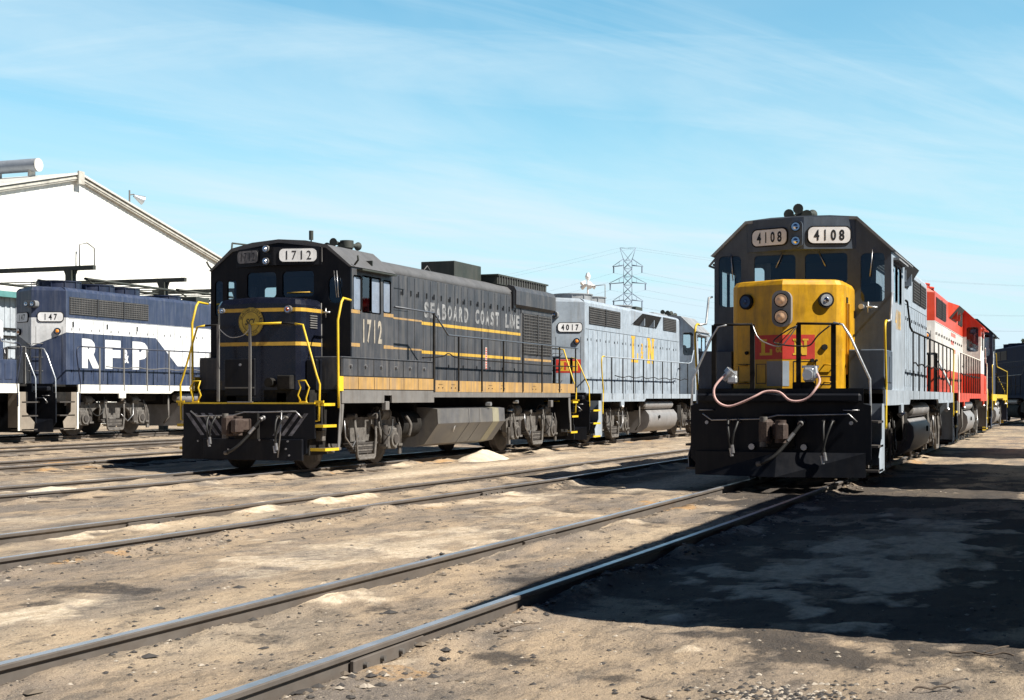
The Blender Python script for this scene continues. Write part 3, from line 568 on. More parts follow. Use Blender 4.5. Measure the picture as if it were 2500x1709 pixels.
    H.add([(-hx, h1, 1.5), (0, h1 + cr_, 1.5), (hx, h1, 1.5), (-hx, h1, zt - .12), (0, h1 + cr_, zt - .1), (hx, h1, zt - .12), (-hx + .1, h1 - .03, zt - .01), (0, h1 + cr_ - .05, zt + .02), (hx - .1, h1 - .03, zt - .01)],
          [(0, 1, 4, 3), (1, 2, 5, 4), (3, 4, 7, 6), (4, 5, 8, 7), (6, 7, 8)], hoodm)
    ho = H.build('long_hood', root)
    # fans, stack on the roof
    rm = C.get('fanm', 'greyroof')
    for yy in C.get('fans', (13.9, 12.5)): r_ = MB(); fan(r_, yy, zt, .62, rm); r_.build('roof_fan', ho)
    r_ = MB(); fan(r_, 9.3, zt, .55, rm, .12); r_.build('roof_fan', ho)
    r_ = MB(); r_.box(-.3, .3, 7.0, 7.8, zt, zt + .22, 'exh', .02); r_.build('exhaust_stack', ho); r_ = MB(); r_.box(-.5, .5, 4.3, 6.2, zt, zt + .1, rm, .02); r_.build('roof_hatch', ho)
    r_ = MB(); r_.tube([(.6, h1 - .3, zt), (.6, h1 - .3, zt + .18), (.6, h1 - 1.6, zt + .18), (.6, h1 - 1.6, zt)], .012, rm); r_.build('grab_iron', ho)
    ye = h1
    for s in (-1, 1):
        for g in C.get('grilles', ((.42, 3.66, 3.60, 4.14, 2), (8.95, 10.75, 3.78, 4.26, 1))): grille(ho, s, hx, ye - g[1], ye - g[0], g[2], g[3], int((g[3] - g[2]) / .06), g[4])
        d = MB(); seams(d, s, hx, [ye - .35 - i * .46 for i in range(24)], 1.62, 3.42, 'ink')
        d.box(s * hx, s * (hx + .004), h0 + .1, h1 - .1, 3.44, 3.452, 'ink')
        for i in range(0, 24, 2): d.box(s * hx, s * (hx + .015), ye - .62 - i * .46, ye - .60 - i * .46, 1.92, 2.0, 'ink'); d.box(s * hx, s * (hx + .015), ye - .62 - i * .46, ye - .60 - i * .46, 3.10, 3.18, 'ink')
        if C.get('flare', True):
            y0, y1 = ye - 8.0, ye - 4.9; xo = hx + .30
            d.add([(s * hx, y0, 3.78), (s * hx, y1, 3.78), (s * xo, y0 + .35, 4.18), (s * xo, y1 - .35, 4.18), (s * hx, y0, 4.28), (s * hx, y1, 4.28), (s * hx, y0 + .35, 3.78), (s * hx, y1 - .35, 3.78)], [(0, 4, 2), (1, 3, 5), (4, 5, 3, 2)], hoodm)
            d.add([(s * (hx + .01), y0 + .2, 3.80), (s * (hx + .01), y1 - .2, 3.80), (s * xo, y1 - .35, 4.18), (s * xo, y0 + .35, 4.18)], [(0, 1, 2, 3)], 'grille')
            d.box(s * hx, s * (hx + .2), y0 + .9, y0 + .95, 3.8, 4.1, hoodm); d.box(s * hx, s * (hx + .2), y0 + 2.1, y0 + 2.15, 3.8, 4.1, hoodm)
        d.build('hood_doors', ho)
    # end details
    uu = Vector((hx, cr_, 0)).normalized()                     # seen from the end: local +x side
    def ep(x, z, off=.005):
        y = h1 + cr_ * (1 - abs(x) / hx); nn = Vector((math.copysign(cr_, x), hx, 0)).normalized(); return Vector((x, y, z)) + nn * off, nn
    for x in (-.5, .5):
        nn = ep(x, 3.5)[1]; rr = Vector((0, 0, 1)).cross(nn)
        if C.get('num'): numboard(ho, C['num'], ep(x, C.get('endnumz', 3.48), .01)[0], rr, .72, .26)
        if C.get('num'): pass
    for x in (-.68, .68): lamp(ho, *ep(x, 3.06, 0), .10, 'amber')
    add_headlight(ho, (0, h1 + cr_ - .02, 3.85), .07, (0, 1, 0), .22, False, 'greyroof', False, .1)
    dd = MB()
    for sx in (-1, 1):
        for zz_ in (1.9, 2.3, 2.7): dd.tube([ep(sx * .3, zz_, 0)[0], ep(sx * .3, zz_, .05)[0], ep(sx * .05, zz_, .05)[0], ep(sx * .05, zz_, 0)[0]], .01, 'slat')
        for a in (.12, .8):
            p0 = ep(sx * a, 1.6, .003)[0]; p1 = ep(sx * a, 3.2, .003)[0]; dd.tube([p0, p1], .006, 'ink', 4)
    dd.build('end_door', ho)
    # tank, reservoirs, trucks ------------------------------
    t = MB(); t.prism([(-1.3, .95), (-1.42, .8), (-1.44, .6), (-1.36, .38), (-1.15, .24), (-.9, .2), (.9, .2), (1.15, .24), (1.36, .38), (1.44, .6), (1.42, .8), (1.3, .95)], 'y', 6.5, 10.15, C.get('tankm', 'tankgrey'), True)
    t.cyl((1.45, 9.0, .72), (1.49, 9.0, .72), .06, 'under', 10); t.cyl((-1.45, 9.0, .72), (-1.49, 9.0, .72), .06, 'under', 10)
    t.build('fuel_tank', root)
    for s in (-1, 1):
        a = MB(); a.cyl((s * 1.24, 6.9, 1.13), (s * 1.24, 10.4, 1.13), .15, C.get('resm', 'tankgrey'), 16); a.cyl((s * 1.24, 6.84, 1.13), (s * 1.24, 6.9, 1.13), .09, 'truck', 16, r1=.15); a.cyl((s * 1.24, 10.4, 1.13), (s * 1.24, 10.46, 1.13), .15, 'truck', 16, r1=.09); a.build('air_reservoir', root)
        pp = MB(); pp.tube([(s * 1.3, 10.9, 1.2), (s * 1.32, 10.9, .5), (s * 1.2, 11.0, .3)], .03, 'truck'); pp.build('drain_pipe', root); pp = MB(); pp.tube([(s * 1.3, 5.6, 1.2), (s * 1.34, 5.5, .6), (s * 1.25, 5.2, .35)], .025, 'truck'); pp.build('drain_pipe', root); pp = MB(); pp.box(s * 1.05, s * 1.35, 5.6, 6.1, .55, 1.1, 'under', .02); pp.build('valve_box', root)
    add_truck(root, 3.24); add_truck(root, 13.6)
    return root, ho, co, nh, (h0, h1, hx, zt)
# ---------------------------------------------------------------- the black switcher 1712 (own body shape)
def black_switcher(X0, Yf, e):
    root = tag(empty('diesel_locomotive', (X0, Yf, e)), 'weathered black diesel locomotive number 1712 with yellow stripes and yellow handrails', 'locomotive')
    L = 14.85
    f = MB()
    for s in (-1, 1):
        f.prism([(.75, 1.27), (2.55, 1.27), (2.55, 1.42), (2.9, 1.42), (2.9, 1.27), (4.97, 1.27), (4.97, 1.38), (L - .75, 1.38), (L - .75, 1.52), (.75, 1.52)], 'x', s * 1.56, s * 1.595, 'sill')
        f.box(s * 1.56, s * 1.60, 4.99, L - .3, 1.50, 1.75, 'orange'); f.box(s * 1.4, s * 1.57, 4.97, L - .3, 1.52, 1.72, 'under')
        for yy in (5.3, 6.0, 8.2, 9.0, 11.2, 13.2):
            f.box(s * 1.60, s * 1.606, yy - .11, yy + .11, 1.66, 1.665, 'ink')
            for dy in (-.11, .11): f.box(s * 1.60, s * 1.612, yy + dy - .015, yy + dy + .015, 1.58, 1.60, 'ink')
        for yy in (2.72, 12.6): f.box(s * 1.5, s * 1.6, yy - .1, yy + .06, 1.12, 1.30, 'sill', .01)
        f.cyl((s * 1.45, 8.3, 1.22), (s * 1.58, 8.3, 1.22), .05, 'alu', 10); f.cyl((s * 1.45, 10.1, 1.27), (s * 1.58, 10.1, 1.27), .04, 'alu', 10)
    f.box(-1.55, 1.55, .75, L - .75, 1.46, 1.52, 'under'); f.box(-1.15, 1.15, .03, .75, 1.22, 1.28, 'under'); f.box(-1.15, 1.15, .3, .75, 1.28, 1.52, 'under')
    f.box(-1.15, 1.15, L - .75, L - .03, 1.46, 1.52, 'under')
    for x in (-.55, .55): f.box(x - .1, x + .1, .3, L - .3, 1.0, 1.46, 'under')
    f.box(-1.0, 1.0, 5.2, 9.6, 1.0, 1.45, 'under'); f.build('frame', root)
    for e0, sg in ((0, 1), (L, -1)):
        pe = empty('pilot', (0, e0, 0), 0 if sg > 0 else math.pi, root); p = MB()
        p.prism([(-1.43, 1.27), (-1.43, .62), (-1.46, .60), (-1.46, .2), (1.0, .2), (1.25, .34), (1.27, .60), (1.43, .62), (1.43, 1.27)], 'y', 0, .05, 'black')
        p.box(-.95, 1.2, -.06, 0, .2, .60, 'black', .01); p.box(-1.44, 1.44, -.03, .06, 1.255, 1.285, 'ysafe')
        p.box(-.42, .12, -.05, 0, 1.285, 1.30, 'steel')
        for i in range(6):                           # slanting grey warning stripes
            for s_, xs in ((-1, -1.38), (1, .36)):
                x = xs + i * .17; w_ = .085
                a0, a1 = .66, 1.08; x_lo = x + (0 if s_ > 0 else .34); x_hi = x + (.34 if s_ > 0 else 0)
                lim = (-1.40, -.42) if s_ < 0 else (.36, 1.38)
                if max(x_lo, x_hi) + w_ < lim[1] and min(x_lo, x_hi) > lim[0]:
                    p.add([(x_lo, -.003 , a0), (x_lo + w_, -.003, a0), (x_hi + w_, -.003, a1), (x_hi, -.003, a1)], [(0, 1, 2, 3)], 'warnstripe')
        p.tube([(.77, -.07, 1.13), (.76, -.10, .7), (.71, -.10, .26)], .014, 'steel')
        for x, z in ((.3, .58), (.62, .58), (.86, .42), (.9, .56), (.93, .3), (-.38, .4), (-1.05, .55)): p.cyl((x, -.06, z), (x, -.085, z), .018, 'steel', 8)
        p.build('pilot_plate', pe); add_coupler(pe); add_hoses(pe)
        for s in (-1, 1):
            b = MB(); xo = s * 1.58; xi = s * 1.28
            b.prism([(.72, 1.5), (.86, 1.5), (.86, 1.2), (.80, .85), (.70, .42), (.62, .42), (.66, .85), (.70, 1.1)], 'x', xo - s * .015, xo, 'sill')
            b.box(s * 1.15, xi, .05, .75, .3, 1.26, 'under'); b.box(xi, xo, .74, .76, .5, 1.5, 'black')
            for z, y0, y1 in ((.40, .10, .66), (.84, .02, .56), (1.24, .05, .5)): b.box(xi, xo, y0, y1, z, z + .03, 'truckdk'); b.box(xi, xo + s * .004, y0 - .004, y0 + .02, z - .02, z + .035, 'ysafe'); b.box(xo - s * .015, xo + s * .004, y0, y1, z - .02, z + .032, 'ysafe')
            b.box(xi, xi + s * .15, .3, .42, .56, .76, 'truck', .01); b.build('steps', pe)
            g = MB(); g.tube([(s * .98, .06, 2.75), (s * 1.15, .05, 2.73), (s * 1.45, .03, 1.80), (s * 1.52, .03, 1.62), (s * 1.50, .03, .95), (s * 1.34, .04, .93)], .022, 'ysafe')
            g.box(s * 1.42, s * 1.60, .01, .05, 1.28, 1.32, 'ysafe')
            if sg > 0: g.tube([(s * 1.12, .03, 1.31), (s * 1.06, .03, 1.42), (s * 1.12, .03, 1.56), (s * 1.07, .03, 1.69), (s * 1.22, .03, 1.69), (s * 1.30, .03, 1.56), (s * 1.23, .03, 1.36), (s * 1.24, .03, 1.29), (s * 1.32, .03, 1.24), (s * 1.31, .03, .96)], .018, 'ysafe'); g.box(s * 1.1, s * 1.24, .0, .04, 1.28, 1.31, 'ysafe')
            g.build('stair_rail', pe)
        r = MB()
        for x in (-.68, .02): r.box(x - .025, x + .025, .03, .06, 1.3, 2.76, 'slat')
        r.tube([(-.98, .06, 2.75), (-.68, .05, 2.76)], .018, 'under'); r.tube([(.02, .05, 2.76), (.7, .05, 2.77)], .022, 'ysafe'); r.tube([(.7, .05, 2.77), (.98, .06, 2.75)], .018, 'under')
        r.tube(smooth_pts([(-.68, .05, 2.7), (-.4, .0, 2.52), (-.1, .0, 2.55), (.02, .05, 2.7)]), .008, 'steel')
        r.build('end_railing', pe)
    for s in (-1, 1):
        g = MB(); g.tube([(s * 1.6, 1.10, 3.24), (s * 1.61, .78, 3.26), (s * 1.61, .70, 3.18), (s * 1.61, .56, 2.83), (s * 1.61, .58, 1.6), (s * 1.61, .60, 1.18)], .024, 'ysafe')
        g.box(s * 1.59, s * 1.604, .62, .80, 1.50, 1.78, 'ysafe'); g.build('grab_rail', root)
        r = MB(); r.tube([(s * 1.59, 3.05, 3.23), (s * 1.59, 4.97, 3.21), (s * 1.60, 5.4, 2.95), (s * 1.60, 5.72, 2.76), (s * 1.60, L - .12, 2.75)], .02, 'railblue')
        rail_posts(r, s, 1.61, [6.28, 7.65, 9.03, 10.36, 11.76, 13.15, 14.5], 1.52, 2.75, 'under'); r.box(s * 1.58, s * 1.61, 4.93, 5.01, 1.5, 3.21, 'under'); r.box(s * 1.59, s * 1.61, 13.1, 13.2, 1.75, 2.3, 'under')
        r.tube(smooth_pts([(s * 1.3, 5.0, 2.24), (s * 1.55, 5.5, 2.28), (s * 1.6, 5.75, 2.35), (s * 1.6, 6.4, 2.26), (s * 1.6, 9, 2.24), (s * 1.6, 12, 2.22), (s * 1.6, 14.6, 2.24)]), .014, 'under'); r.build('side_railing', root)
        b = MB(); b.box(s * .98, s * 1.585, .78, 4.97, 1.52, 2.16, 'char', .012)
        b.box(s * 1.585, s * 1.60, .80, 4.93, 1.535, 1.775, 'orange', .003)
        for i, yy in enumerate((.8, 1.42, 2.1, 2.78, 3.45, 4.15, 4.93)):
            b.box(s * 1.585, s * 1.592, yy - .008, yy + .008, 1.80, 2.12, 'ink'); b.box(s * 1.60, s * 1.603, yy - .006, yy + .006, 1.54, 1.77, 'ink')
            if i < 6: b.cyl((s * 1.585, yy + .32, 1.99), (s * 1.62, yy + .32, 1.99), .03, 'steel', 8)
        b.box(s * 1.585, s * 1.595, .78, 4.95, 2.13, 2.145, 'ink'); b.box(s * 1.585, s * 1.593, .78, 4.95, 1.785, 1.795, 'ink')
        b.build('side_locker', root)
    # low nose -----------------------------------------------
    n = MB(); hw = .95; zt = 3.30
    plan = [(-hw, 1.15), (-hw, .52), (-hw + .04, .40), (-hw + .12, .34), (0, .29), (hw - .12, .34), (hw - .04, .40), (hw, .52), (hw, 1.15)]
    k = len(plan); T2 = [(p[0] * .96, p[1] + (.05 if p[1] < 1.1 else 0)) for p in plan]; T3 = [(p[0] * .88, p[1] + (.13 if p[1] < 1.1 else 0)) for p in plan]
    zc = lambda x: zt - .05 * (x / hw) ** 2
    vs = [(p[0], p[1], 1.30) for p in plan] + [(p[0], p[1], zc(p[0]) - .12) for p in plan] + [(p[0], p[1], zc(p[0]) - .03) for p in T2] + [(p[0], p[1], zc(p[0]) + .0) for p in T3]
    n.add(vs, [(j * k + i, j * k + i + 1, (j + 1) * k + i + 1, (j + 1) * k + i) for j in range(3) for i in range(k - 1)] + [tuple(range(3 * k, 4 * k))], 'glossblack'); nh = n.build('short_hood', root)
    st = MB()
    off = lambda p, d=.004: (p[0] + (d if p[0] > 0 else -d) * (1 if abs(p[0]) > hw - .1 else 0), p[1] - (d if abs(p[0]) < hw - .01 else 0))
    for z0, z1 in ((3.005, 3.075), (2.36, 2.43)):
        pp = [off(p) for p in plan]; st.add([(p[0], p[1], z) for z in (z0, z1) for p in pp], [(i, i + 1, k + i + 1, k + i) for i in range(k - 1)], 'ystripe' if z0 > 99 else 'yellow')
    st.build('yellow_stripes', nh)
    em = MB(); c = Vector((-.10, .285, 2.82))
    def disc(r0, r1, off_, m, nseg=36):
        vs = []
        for i in range(nseg):
            t = 2 * math.pi * i / nseg
            for r in (r0, r1): vs.append((c.x + r * math.cos(t), c.y - off_, c.z + r * math.sin(t)))
        if r0 == 0: em.add([vs[2 * i + 1] for i in range(nseg)], [tuple(range(nseg))], m)
        else: em.add(vs, [(2 * i, 2 * i + 1, (2 * i + 3) % (2 * nseg), (2 * i + 2) % (2 * nseg)) for i in range(nseg)], m)
    disc(0, .275, .012, 'darkcloth'); disc(.185, .195, .015, 'ink'); disc(.262, .268, .015, 'ink')
    em.text('SCL', c + Vector((0, -.018, -.0)), (1, 0, 0), (0, 0, 1), .12, .22, 'ink', .03, .35)
    for word, a0, a1, r_ in (('SEABOARD', 165, 100, .228), ('COAST', 82, 40, .228), ('LINE', 25, -5, .228), ('RAILROAD', 235, 305, .228)):
        for i, ch in enumerate(word):
            t = math.radians(a0 + (a1 - a0) * i / (len(word) - 1)); rad = Vector((math.cos(t), 0, math.sin(t))); up = rad if word != 'RAILROAD' else -rad; rt = Vector((0, -1, 0)).cross(up) * -1
            rt = Vector((up.z, 0, -up.x)); em.text(ch, c + rad * r_ + Vector((0, -.016, 0)), rt, up, .042, .032, 'ink', .02)
    em.build('round_herald', nh)
    d = MB()
    for s in (-1, 1):
        for i in range(6): d.box(s * hw, s * (hw + .02), .66, .93, 2.70 + i * .045, 2.72 + i * .045, 'slat')
        d.tube([(s * (hw + .0), 1.12, 3.2), (s * (hw + .01), 1.12, 1.6)], .012, 'slat')
    d.build('louvre', nh); d = MB()
    d.box(-.68, .0, .255, .33, 1.4, 2.12, 'black', .015); d.box(-.66, -.02, .245, .256, 1.55, 1.575, 'slat'); d.box(.50, .80, .20, .36, 1.52, 1.80, 'under', .02); d.cyl((.34, .3, 1.66), (.34, .17, 1.66), .09, 'under', 14); d.cyl((-.32, .25, 2.0), (-.32, .23, 2.0), .025, 'steel', 8)
    d.build('nose_door', nh); d = MB(); d.box(.96, 1.2, .5, .72, 1.5, 2.1, 'black', .02); d.build('sand_box', nh)
    lamp(nh, (-.76, .33, 3.04), (0, -1, 0), .055, 'chrome', 'marker_light', 'slat'); lamp(nh, (.70, .31, 3.04), (0, -1, 0), .075, 'redlens', 'marker_light', 'truck')
    # cab -----------------------------------------------------
    cf, cr = 1.15, 3.02
    pr_ = [(-1.57, 1.52), (1.57, 1.52), (1.57, 3.92), (1.06, 4.30), (.6, 4.40), (0, 4.445), (-.6, 4.40), (-1.06, 4.30), (-1.57, 3.92)]
    W = [rrect(-1.47, -1.29, 3.0, 3.70, .06), rrect(-1.18, -.98, 3.0, 3.70, .05), rrect(-.73, -.07, 3.34, 3.84, .08), rrect(.07, .77, 3.34, 3.84, .08), rrect(1.09, 1.39, 3.2, 3.72, .12)]
    cab = MB(); cab.panel(pr_, W, 'y', cf, cf + .05, 'black')
    WB = [rrect(-1.45, -1.05, 3.0, 3.7, .06), rrect(1.05, 1.4, 3.1, 3.7, .06)]; cab.panel(pr_, WB, 'y', cr - .05, cr, 'char')
    WS = [rrect(cf + .13, cf + .44, 3.08, 3.72, .05), rrect(cf + .50, cf + .86, 3.06, 3.74, .03), rrect(cf + .90, cf + 1.27, 3.06, 3.74, .03), rrect(cf + 1.42, cf + 1.74, 3.10, 3.72, .05)]
    for s in (-1, 1): cab.panel([(cf + .05, 1.52), (cr - .05, 1.52), (cr - .05, 3.92), (cf + .05, 3.92)], WS, 'x', s * 1.53, s * 1.57, 'char')
    co = cab.build('cab', root)
    panes(co, 'y', cf + .025, W, 'windshield'); panes(co, 'y', cr - .025, WB, 'rear_window')
    for s in (-1, 1):
        panes(co, 'x', s * 1.55, [WS[1]], 'side_window', 'slat'); panes(co, 'x', s * 1.55, [WS[0], WS[2], WS[3]], 'side_window', 'slat', pane='skypane')
    rf = MB(); ro = [(-1.6, 3.90), (-1.08, 4.33), (-.6, 4.43), (0, 4.475), (.6, 4.43), (1.08, 4.33), (1.6, 3.90), (1.55, 3.89), (1.05, 4.27), (0, 4.41), (-1.05, 4.27), (-1.55, 3.89)]
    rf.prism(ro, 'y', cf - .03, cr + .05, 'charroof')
    for s in (-1, 1): rf.box(s * 1.57, s * 1.70, cf + .25, cr - .1, 3.84, 3.87, 'exh'); rf.tube([(s * 1.6, cf + .1, 3.93), (s * 1.68, cf + .1, 4.02), (s * 1.7, cf + .05, 4.1)], .02, 'exh'); rf.box(s * 1.3, s * 1.5, cf + 1.05, cf + 1.08, 4.0, 4.1, 'exh')
    rf.cyl((.43, cf + .5, 4.42), (.43, cf + .5, 4.52), .015, 'exh', 8); rf.cyl((.43, cf + .5, 4.50), (.43, cf + .5, 4.68), .045, 'exh', 12)
    rf.build('cab_roof', co)
    inn = MB(); inn.box(-1.45, 1.45, cf + .1, cr - .1, 1.6, 2.3, 'interior'); inn.box(.3, .8, cf + .4, cf + .9, 2.3, 3.15, 'interior', .03); inn.box(-1.0, .95, cr - .09, cr - .06, 1.55, 4.2, 'interior'); inn.cyl((.95, cf + 1.1, 2.3), (.95, cf + 1.1, 3.4), .18, 'interior', 10); inn.box(-1.3, 1.3, cf + .1, cr - .1, 3.9, 3.93, 'interior'); inn.build('cab_interior', co)
    hb = MB(); hb.prism([(-.98, cf), (-.95, cf - .02), (-.02, cf - .25), (.02, cf - .25), (.95, cf - .02), (.98, cf)], 'z', 3.95, 4.30, 'black'); hb.box(.95, .97, cf - .035, cf - .015, 4.0, 4.28, 'slat'); nb = hb.build('number_board_housing', co)
    ur = Vector((.93, .23, 0)).normalized(); ul = Vector((.93, -.23, 0)).normalized()
    numboard(nb, '1712', (.50, cf - .137, 4.135), ur, .74, .25, .0, 'black'); numboard(nb, '1712', (-.64, cf - .105, 4.14), ul, .56, .24, .0, 'black', mb='dimboard')
    for z in (4.03, 4.27): lamp(nb, (-.15, cf - .23, z), (0, -1, 0), .07, 'chrome', 'headlight', 'slat')
    horn(co, (.62, cf + 1.5, 4.30)); hh = MB(); hh.cyl((.8, cf + 1.3, 4.4), (.8, cf + 1.3, 4.55), .14, 'exh', 14); hh.build('roof_vent', co)
    wp = MB(); wp.tube([(1.28, cf - .02, 3.82), (1.34, cf - .06, 3.3)], .012, 'steel'); wp.build('wiper', co); wp = MB(); wp.tube([(1.22, cf - .02, 3.82), (1.3, cf - .06, 3.3)], .008, 'steel'); wp.build('wiper', co); wp = MB(); wp.tube([(.2, cf - .03, 3.42), (.7, cf - .03, 3.42)], .012, 'yellow'); wp.build('wiper', co)
    dh = MB(); dh.tube([(1.0, cf - .05, 3.02), (1.15, cf - .05, 3.02)], .02, 'alu'); dh.tube([(1.06, cf - .05, 3.1), (1.06, cf - .05, 2.92)], .012, 'alu'); dh.build('door_handle', co)
    yst = MB()
    for s in (-1, 1):
        for z in (3.04, 2.395):
            for a, b2 in ((cf + .02, cf + .38), (cf + 1.42, cr - .01)): yst.box(s * 1.57, s * 1.574, a, b2, z - .035, z + .035, 'orange')
    yst.build('yellow_stripes', co)
    tx = MB()
    for s in (-1, 1):
        for i, ch in enumerate('1712' if s > 0 else '1712'):
            wch = .20; yy = cf + .89 + s * (i - 1.5) * .235
            tx.text('I' if ch == '1' else ch, (s * 1.576, yy, 2.68), (0, s, 0), (0, 0, 1), .46, .05 if ch == '1' else .18, 'paleletter', .03)
    tx.build('road_number', co)
    # hood ----------------------------------------------------
    h0, h1 = cr, 15.11 - 0.0; hx = .95
    H = MB(); sec = [(-hx, 1.52), (-hx, 4.02), (-hx + .04, 4.14), (-hx + .16, 4.25), (-.5, 4.33), (0, 4.36), (.5, 4.33), (hx - .16, 4.25), (hx - .04, 4.14), (hx, 4.02), (hx, 1.52)]
    h1 = 14.4; H.prism(sec, 'y', h0, h1, 'char', False)
    ho = H.build('long_hood', root)
    hr = MB(); hr.prism([(-.955, 4.03), (-.915, 4.145), (-.795, 4.255), (-.5, 4.335), (0, 4.365), (.5, 4.335), (.795, 4.255), (.915, 4.145), (.955, 4.03), (.94, 4.02), (0, 4.30), (-.94, 4.02)], 'y', h0 + .06, h1 - .01, 'charroof', True); hr.build('hood_roof', ho)  # sheet over the hood top, its lighter tone stands in for the edge highlight
    rr = MB(); w2 = hx + .10                      # radiator wing at the rear
    for s in (-1, 1):
        rr.prism([(s * hx, 3.72), (s * w2, 3.80), (s * (w2 + .0), 4.16), (s * (w2 - .06), 4.27), (s * .8, 4.33), (s * .7, 4.2)], 'y', 11.35, h1 + .02, 'char')
        rr.box(s * hx, s * (hx + .06), 11.25, 11.4, 3.7, 4.16, 'ink')
    rr.build('radiator_wing', ho)
    for s in (-1, 1):
        g = grille(ho, s, hx + .005, 12.05, 14.25, 2.52, 3.62, 14, 2, 'grille')
        d = MB(); ys = [3.75, 4.15, 4.55, 4.97, 5.35, 5.8, 6.2, 6.6, 7.1, 7.55, 7.95, 8.35, 8.8, 9.2, 9.65, 10.1, 10.5, 10.9, 11.35, 11.75]
        seams(d, s, hx, ys, 1.75, 4.0, 'ink')
        for yy in ys[2:]: d.box(s * hx, s * (hx + .02), yy + .16, yy + .2, 3.6, 3.72, 'ink')
        d.box(s * hx, s * (hx + .004), h0, 5.0, 3.25, 3.262, 'ink'); d.box(s * hx, s * (hx + .01), 4.3, 4.8, 3.3, 3.312, 'ink'); d.box(s * hx, s * (hx + .01), 4.3, 4.8, 3.72, 3.732, 'ink')
        for i in range(5):
            d.box(s * hx, s * (hx + .02), 3.35, 3.62, 2.62 + i * .05, 2.64 + i * .05, 'slat'); 
            if i < 4: d.box(s * hx, s * (hx + .02), 3.35, 3.62, 2.28 + i * .05, 2.30 + i * .05, 'slat')
        for yy in (3.8, 4.05): d.cyl((s * hx, yy, 2.62), (s * (hx + .03), yy, 2.62), .03, 'ink', 8)
        d.build('hood_doors', ho)
        st = MB()
        for z in (3.04, 2.395):
            st.box(s * hx, s * (hx + .0035), 5.72, 11.9, z - .035, z + .035, 'yellow'); st.box(s * hx, s * (hx + .0035), h0 + .15, 5.72, z - .02 + .04, z + .04 + .02, 'orange')
        st.box(s * hx, s * (hx + .0035), 12.2, 14.3, 2.36, 2.42, 'orange'); st.build('yellow_stripes', ho)
        l = MB()
        y0, y1 = 5.8, 11.86; tot = 'SEABOARD  COAST  LINE'; wid = {'I': .35, ' ': .55}
        ws = [wid.get(ch, 1.) for ch in tot]; W_ = sum(ws); pos = 0
        for ch, w_ in zip(tot, ws):
            u = (pos + w_ / 2) / W_; pos += w_
            yy = y0 + (y1 - y0) * u if s > 0 else y1 - (y1 - y0) * u
            if ch != ' ': l.text(ch, (s * (hx + .005), yy, 3.35), (0, s, 0), (0, 0, 1), .36, (.24 if ch != 'I' else .065), 'lettering', .045, .04)
        l.build('lettering', ho)
        q = MB(); q.box(s * (hx + .0), s * (hx + .008), 9.45, 9.56, 2.05, 2.62, 'warnlabel')
        for i in range(9): q.box(s * (hx + .008), s * (hx + .0095), 9.47, 9.54, 2.08 + i * .06, 2.115 + i * .06, 'redpatch')
        q.build('warning_label', ho)
    t = MB(); t.box(-.45, .45, 8.7, 10.4, 4.3, 4.72, 'exh', .01); t.box(-.35, .35, 8.8, 10.3, 4.66, 4.725, 'ink'); t.build('exhaust_box', ho)
    t = MB(); t.box(-.8, .8, 10.65, 14.35, 4.28, 4.50, 'exh', .01)
    t.box(-.84, .84, 10.6, 14.4, 4.50, 4.54, 'exh')
    for i in range(20): t.box(-.84, -.80, 10.7 + i * .18, 10.72 + i * .18, 4.3, 4.5, 'slat'); t.box(.80, .84, 10.7 + i * .18, 10.72 + i * .18, 4.3, 4.5, 'slat')
    t.build('radiator_top', ho); t = MB(); t.tube([(.5, 6.8, 4.32), (.5, 7.0, 4.44), (.5, 7.2, 4.32)], .012, 'slat'); t.build('lifting_eye', ho)
    # tank ----------------------------------------------------
    tk = MB(); tp = [(-1.2, 1.16), (-1.5, 1.12), (-1.52, .80), (-1.18, .34), (-.9, .28), (.9, .28), (1.18, .34), (1.52, .80), (1.5, 1.12), (1.2, 1.16)]
    tk.prism(tp, 'y', 5.35, 9.35, 'tank')
    for a in (7.1, 7.75):
        tk.prism([(p[0] * 1.006, p[1] + (.004 if p[1] > 1 else -.004)) for p in tp], 'y', a, a + .05, 'slat')
    tk.prism([(p[0] * 1.004, p[1] + (.003 if p[1] > 1 else -.003)) for p in tp], 'y', 8.55, 8.95, 'sandy')
    for s in (-1, 1): tk.tube([(s * 1.48, 6.42, .82), (s * 1.42, 6.38, .6)], .02, 'alu')
    tk.build('fuel_tank', root)
    for s in (-1, 1):
        a = MB(); a.cyl((s * .9, 4.3, .8), (s * .9, 5.2, .8), .3, 'under', 16); a.tube(smooth_pts([(s * 1.3, 4.15, 1.0), (s * 1.4, 4.2, .8), (s * 1.35, 4.2, .55)]), .035, 'truck'); a.build('air_reservoir', root)
    add_truck(root, 2.35); add_truck(root, 12.25)
    return root
M['warnstripe'] = mat('dim warning stripe', (.28, .28, .32), .6, dirt=(.04, .04, .04), amt=.8, sc=(6, 6, 6), lo=.4, hi=.6)
M['glossblack'] = mat('glossy midnight black', (.008, .010, .020), .26, dirt=(.06, .055, .05), amt=.35, sc=(5, 5, .8), lo=.55, hi=.8, bump=.05, bsc=5)
M['railblue'] = mat('dark railing paint', (.09, .10, .12), .45)
M['dimboard'] = mat('shaded grimy number board', (.30, .29, .29), .5, dirt=(.08, .08, .08), amt=.8, sc=(8, 8, 8), lo=.4, hi=.6)  # darker copy for the board turned from the sun, shade put into the colour
M['warnlabel'] = mat('cream label', (.55, .48, .42), .6)
M['sandy'] = mat('sand dusted tank paint', (.26, .245, .175), .6, dirt=(.2, .19, .16), amt=.5, sc=(2, 2, 3))
# ---------------------------------------------------------------- place the locomotives
TX4, TX2, TX1 = -4.2, -14.35, -28.1
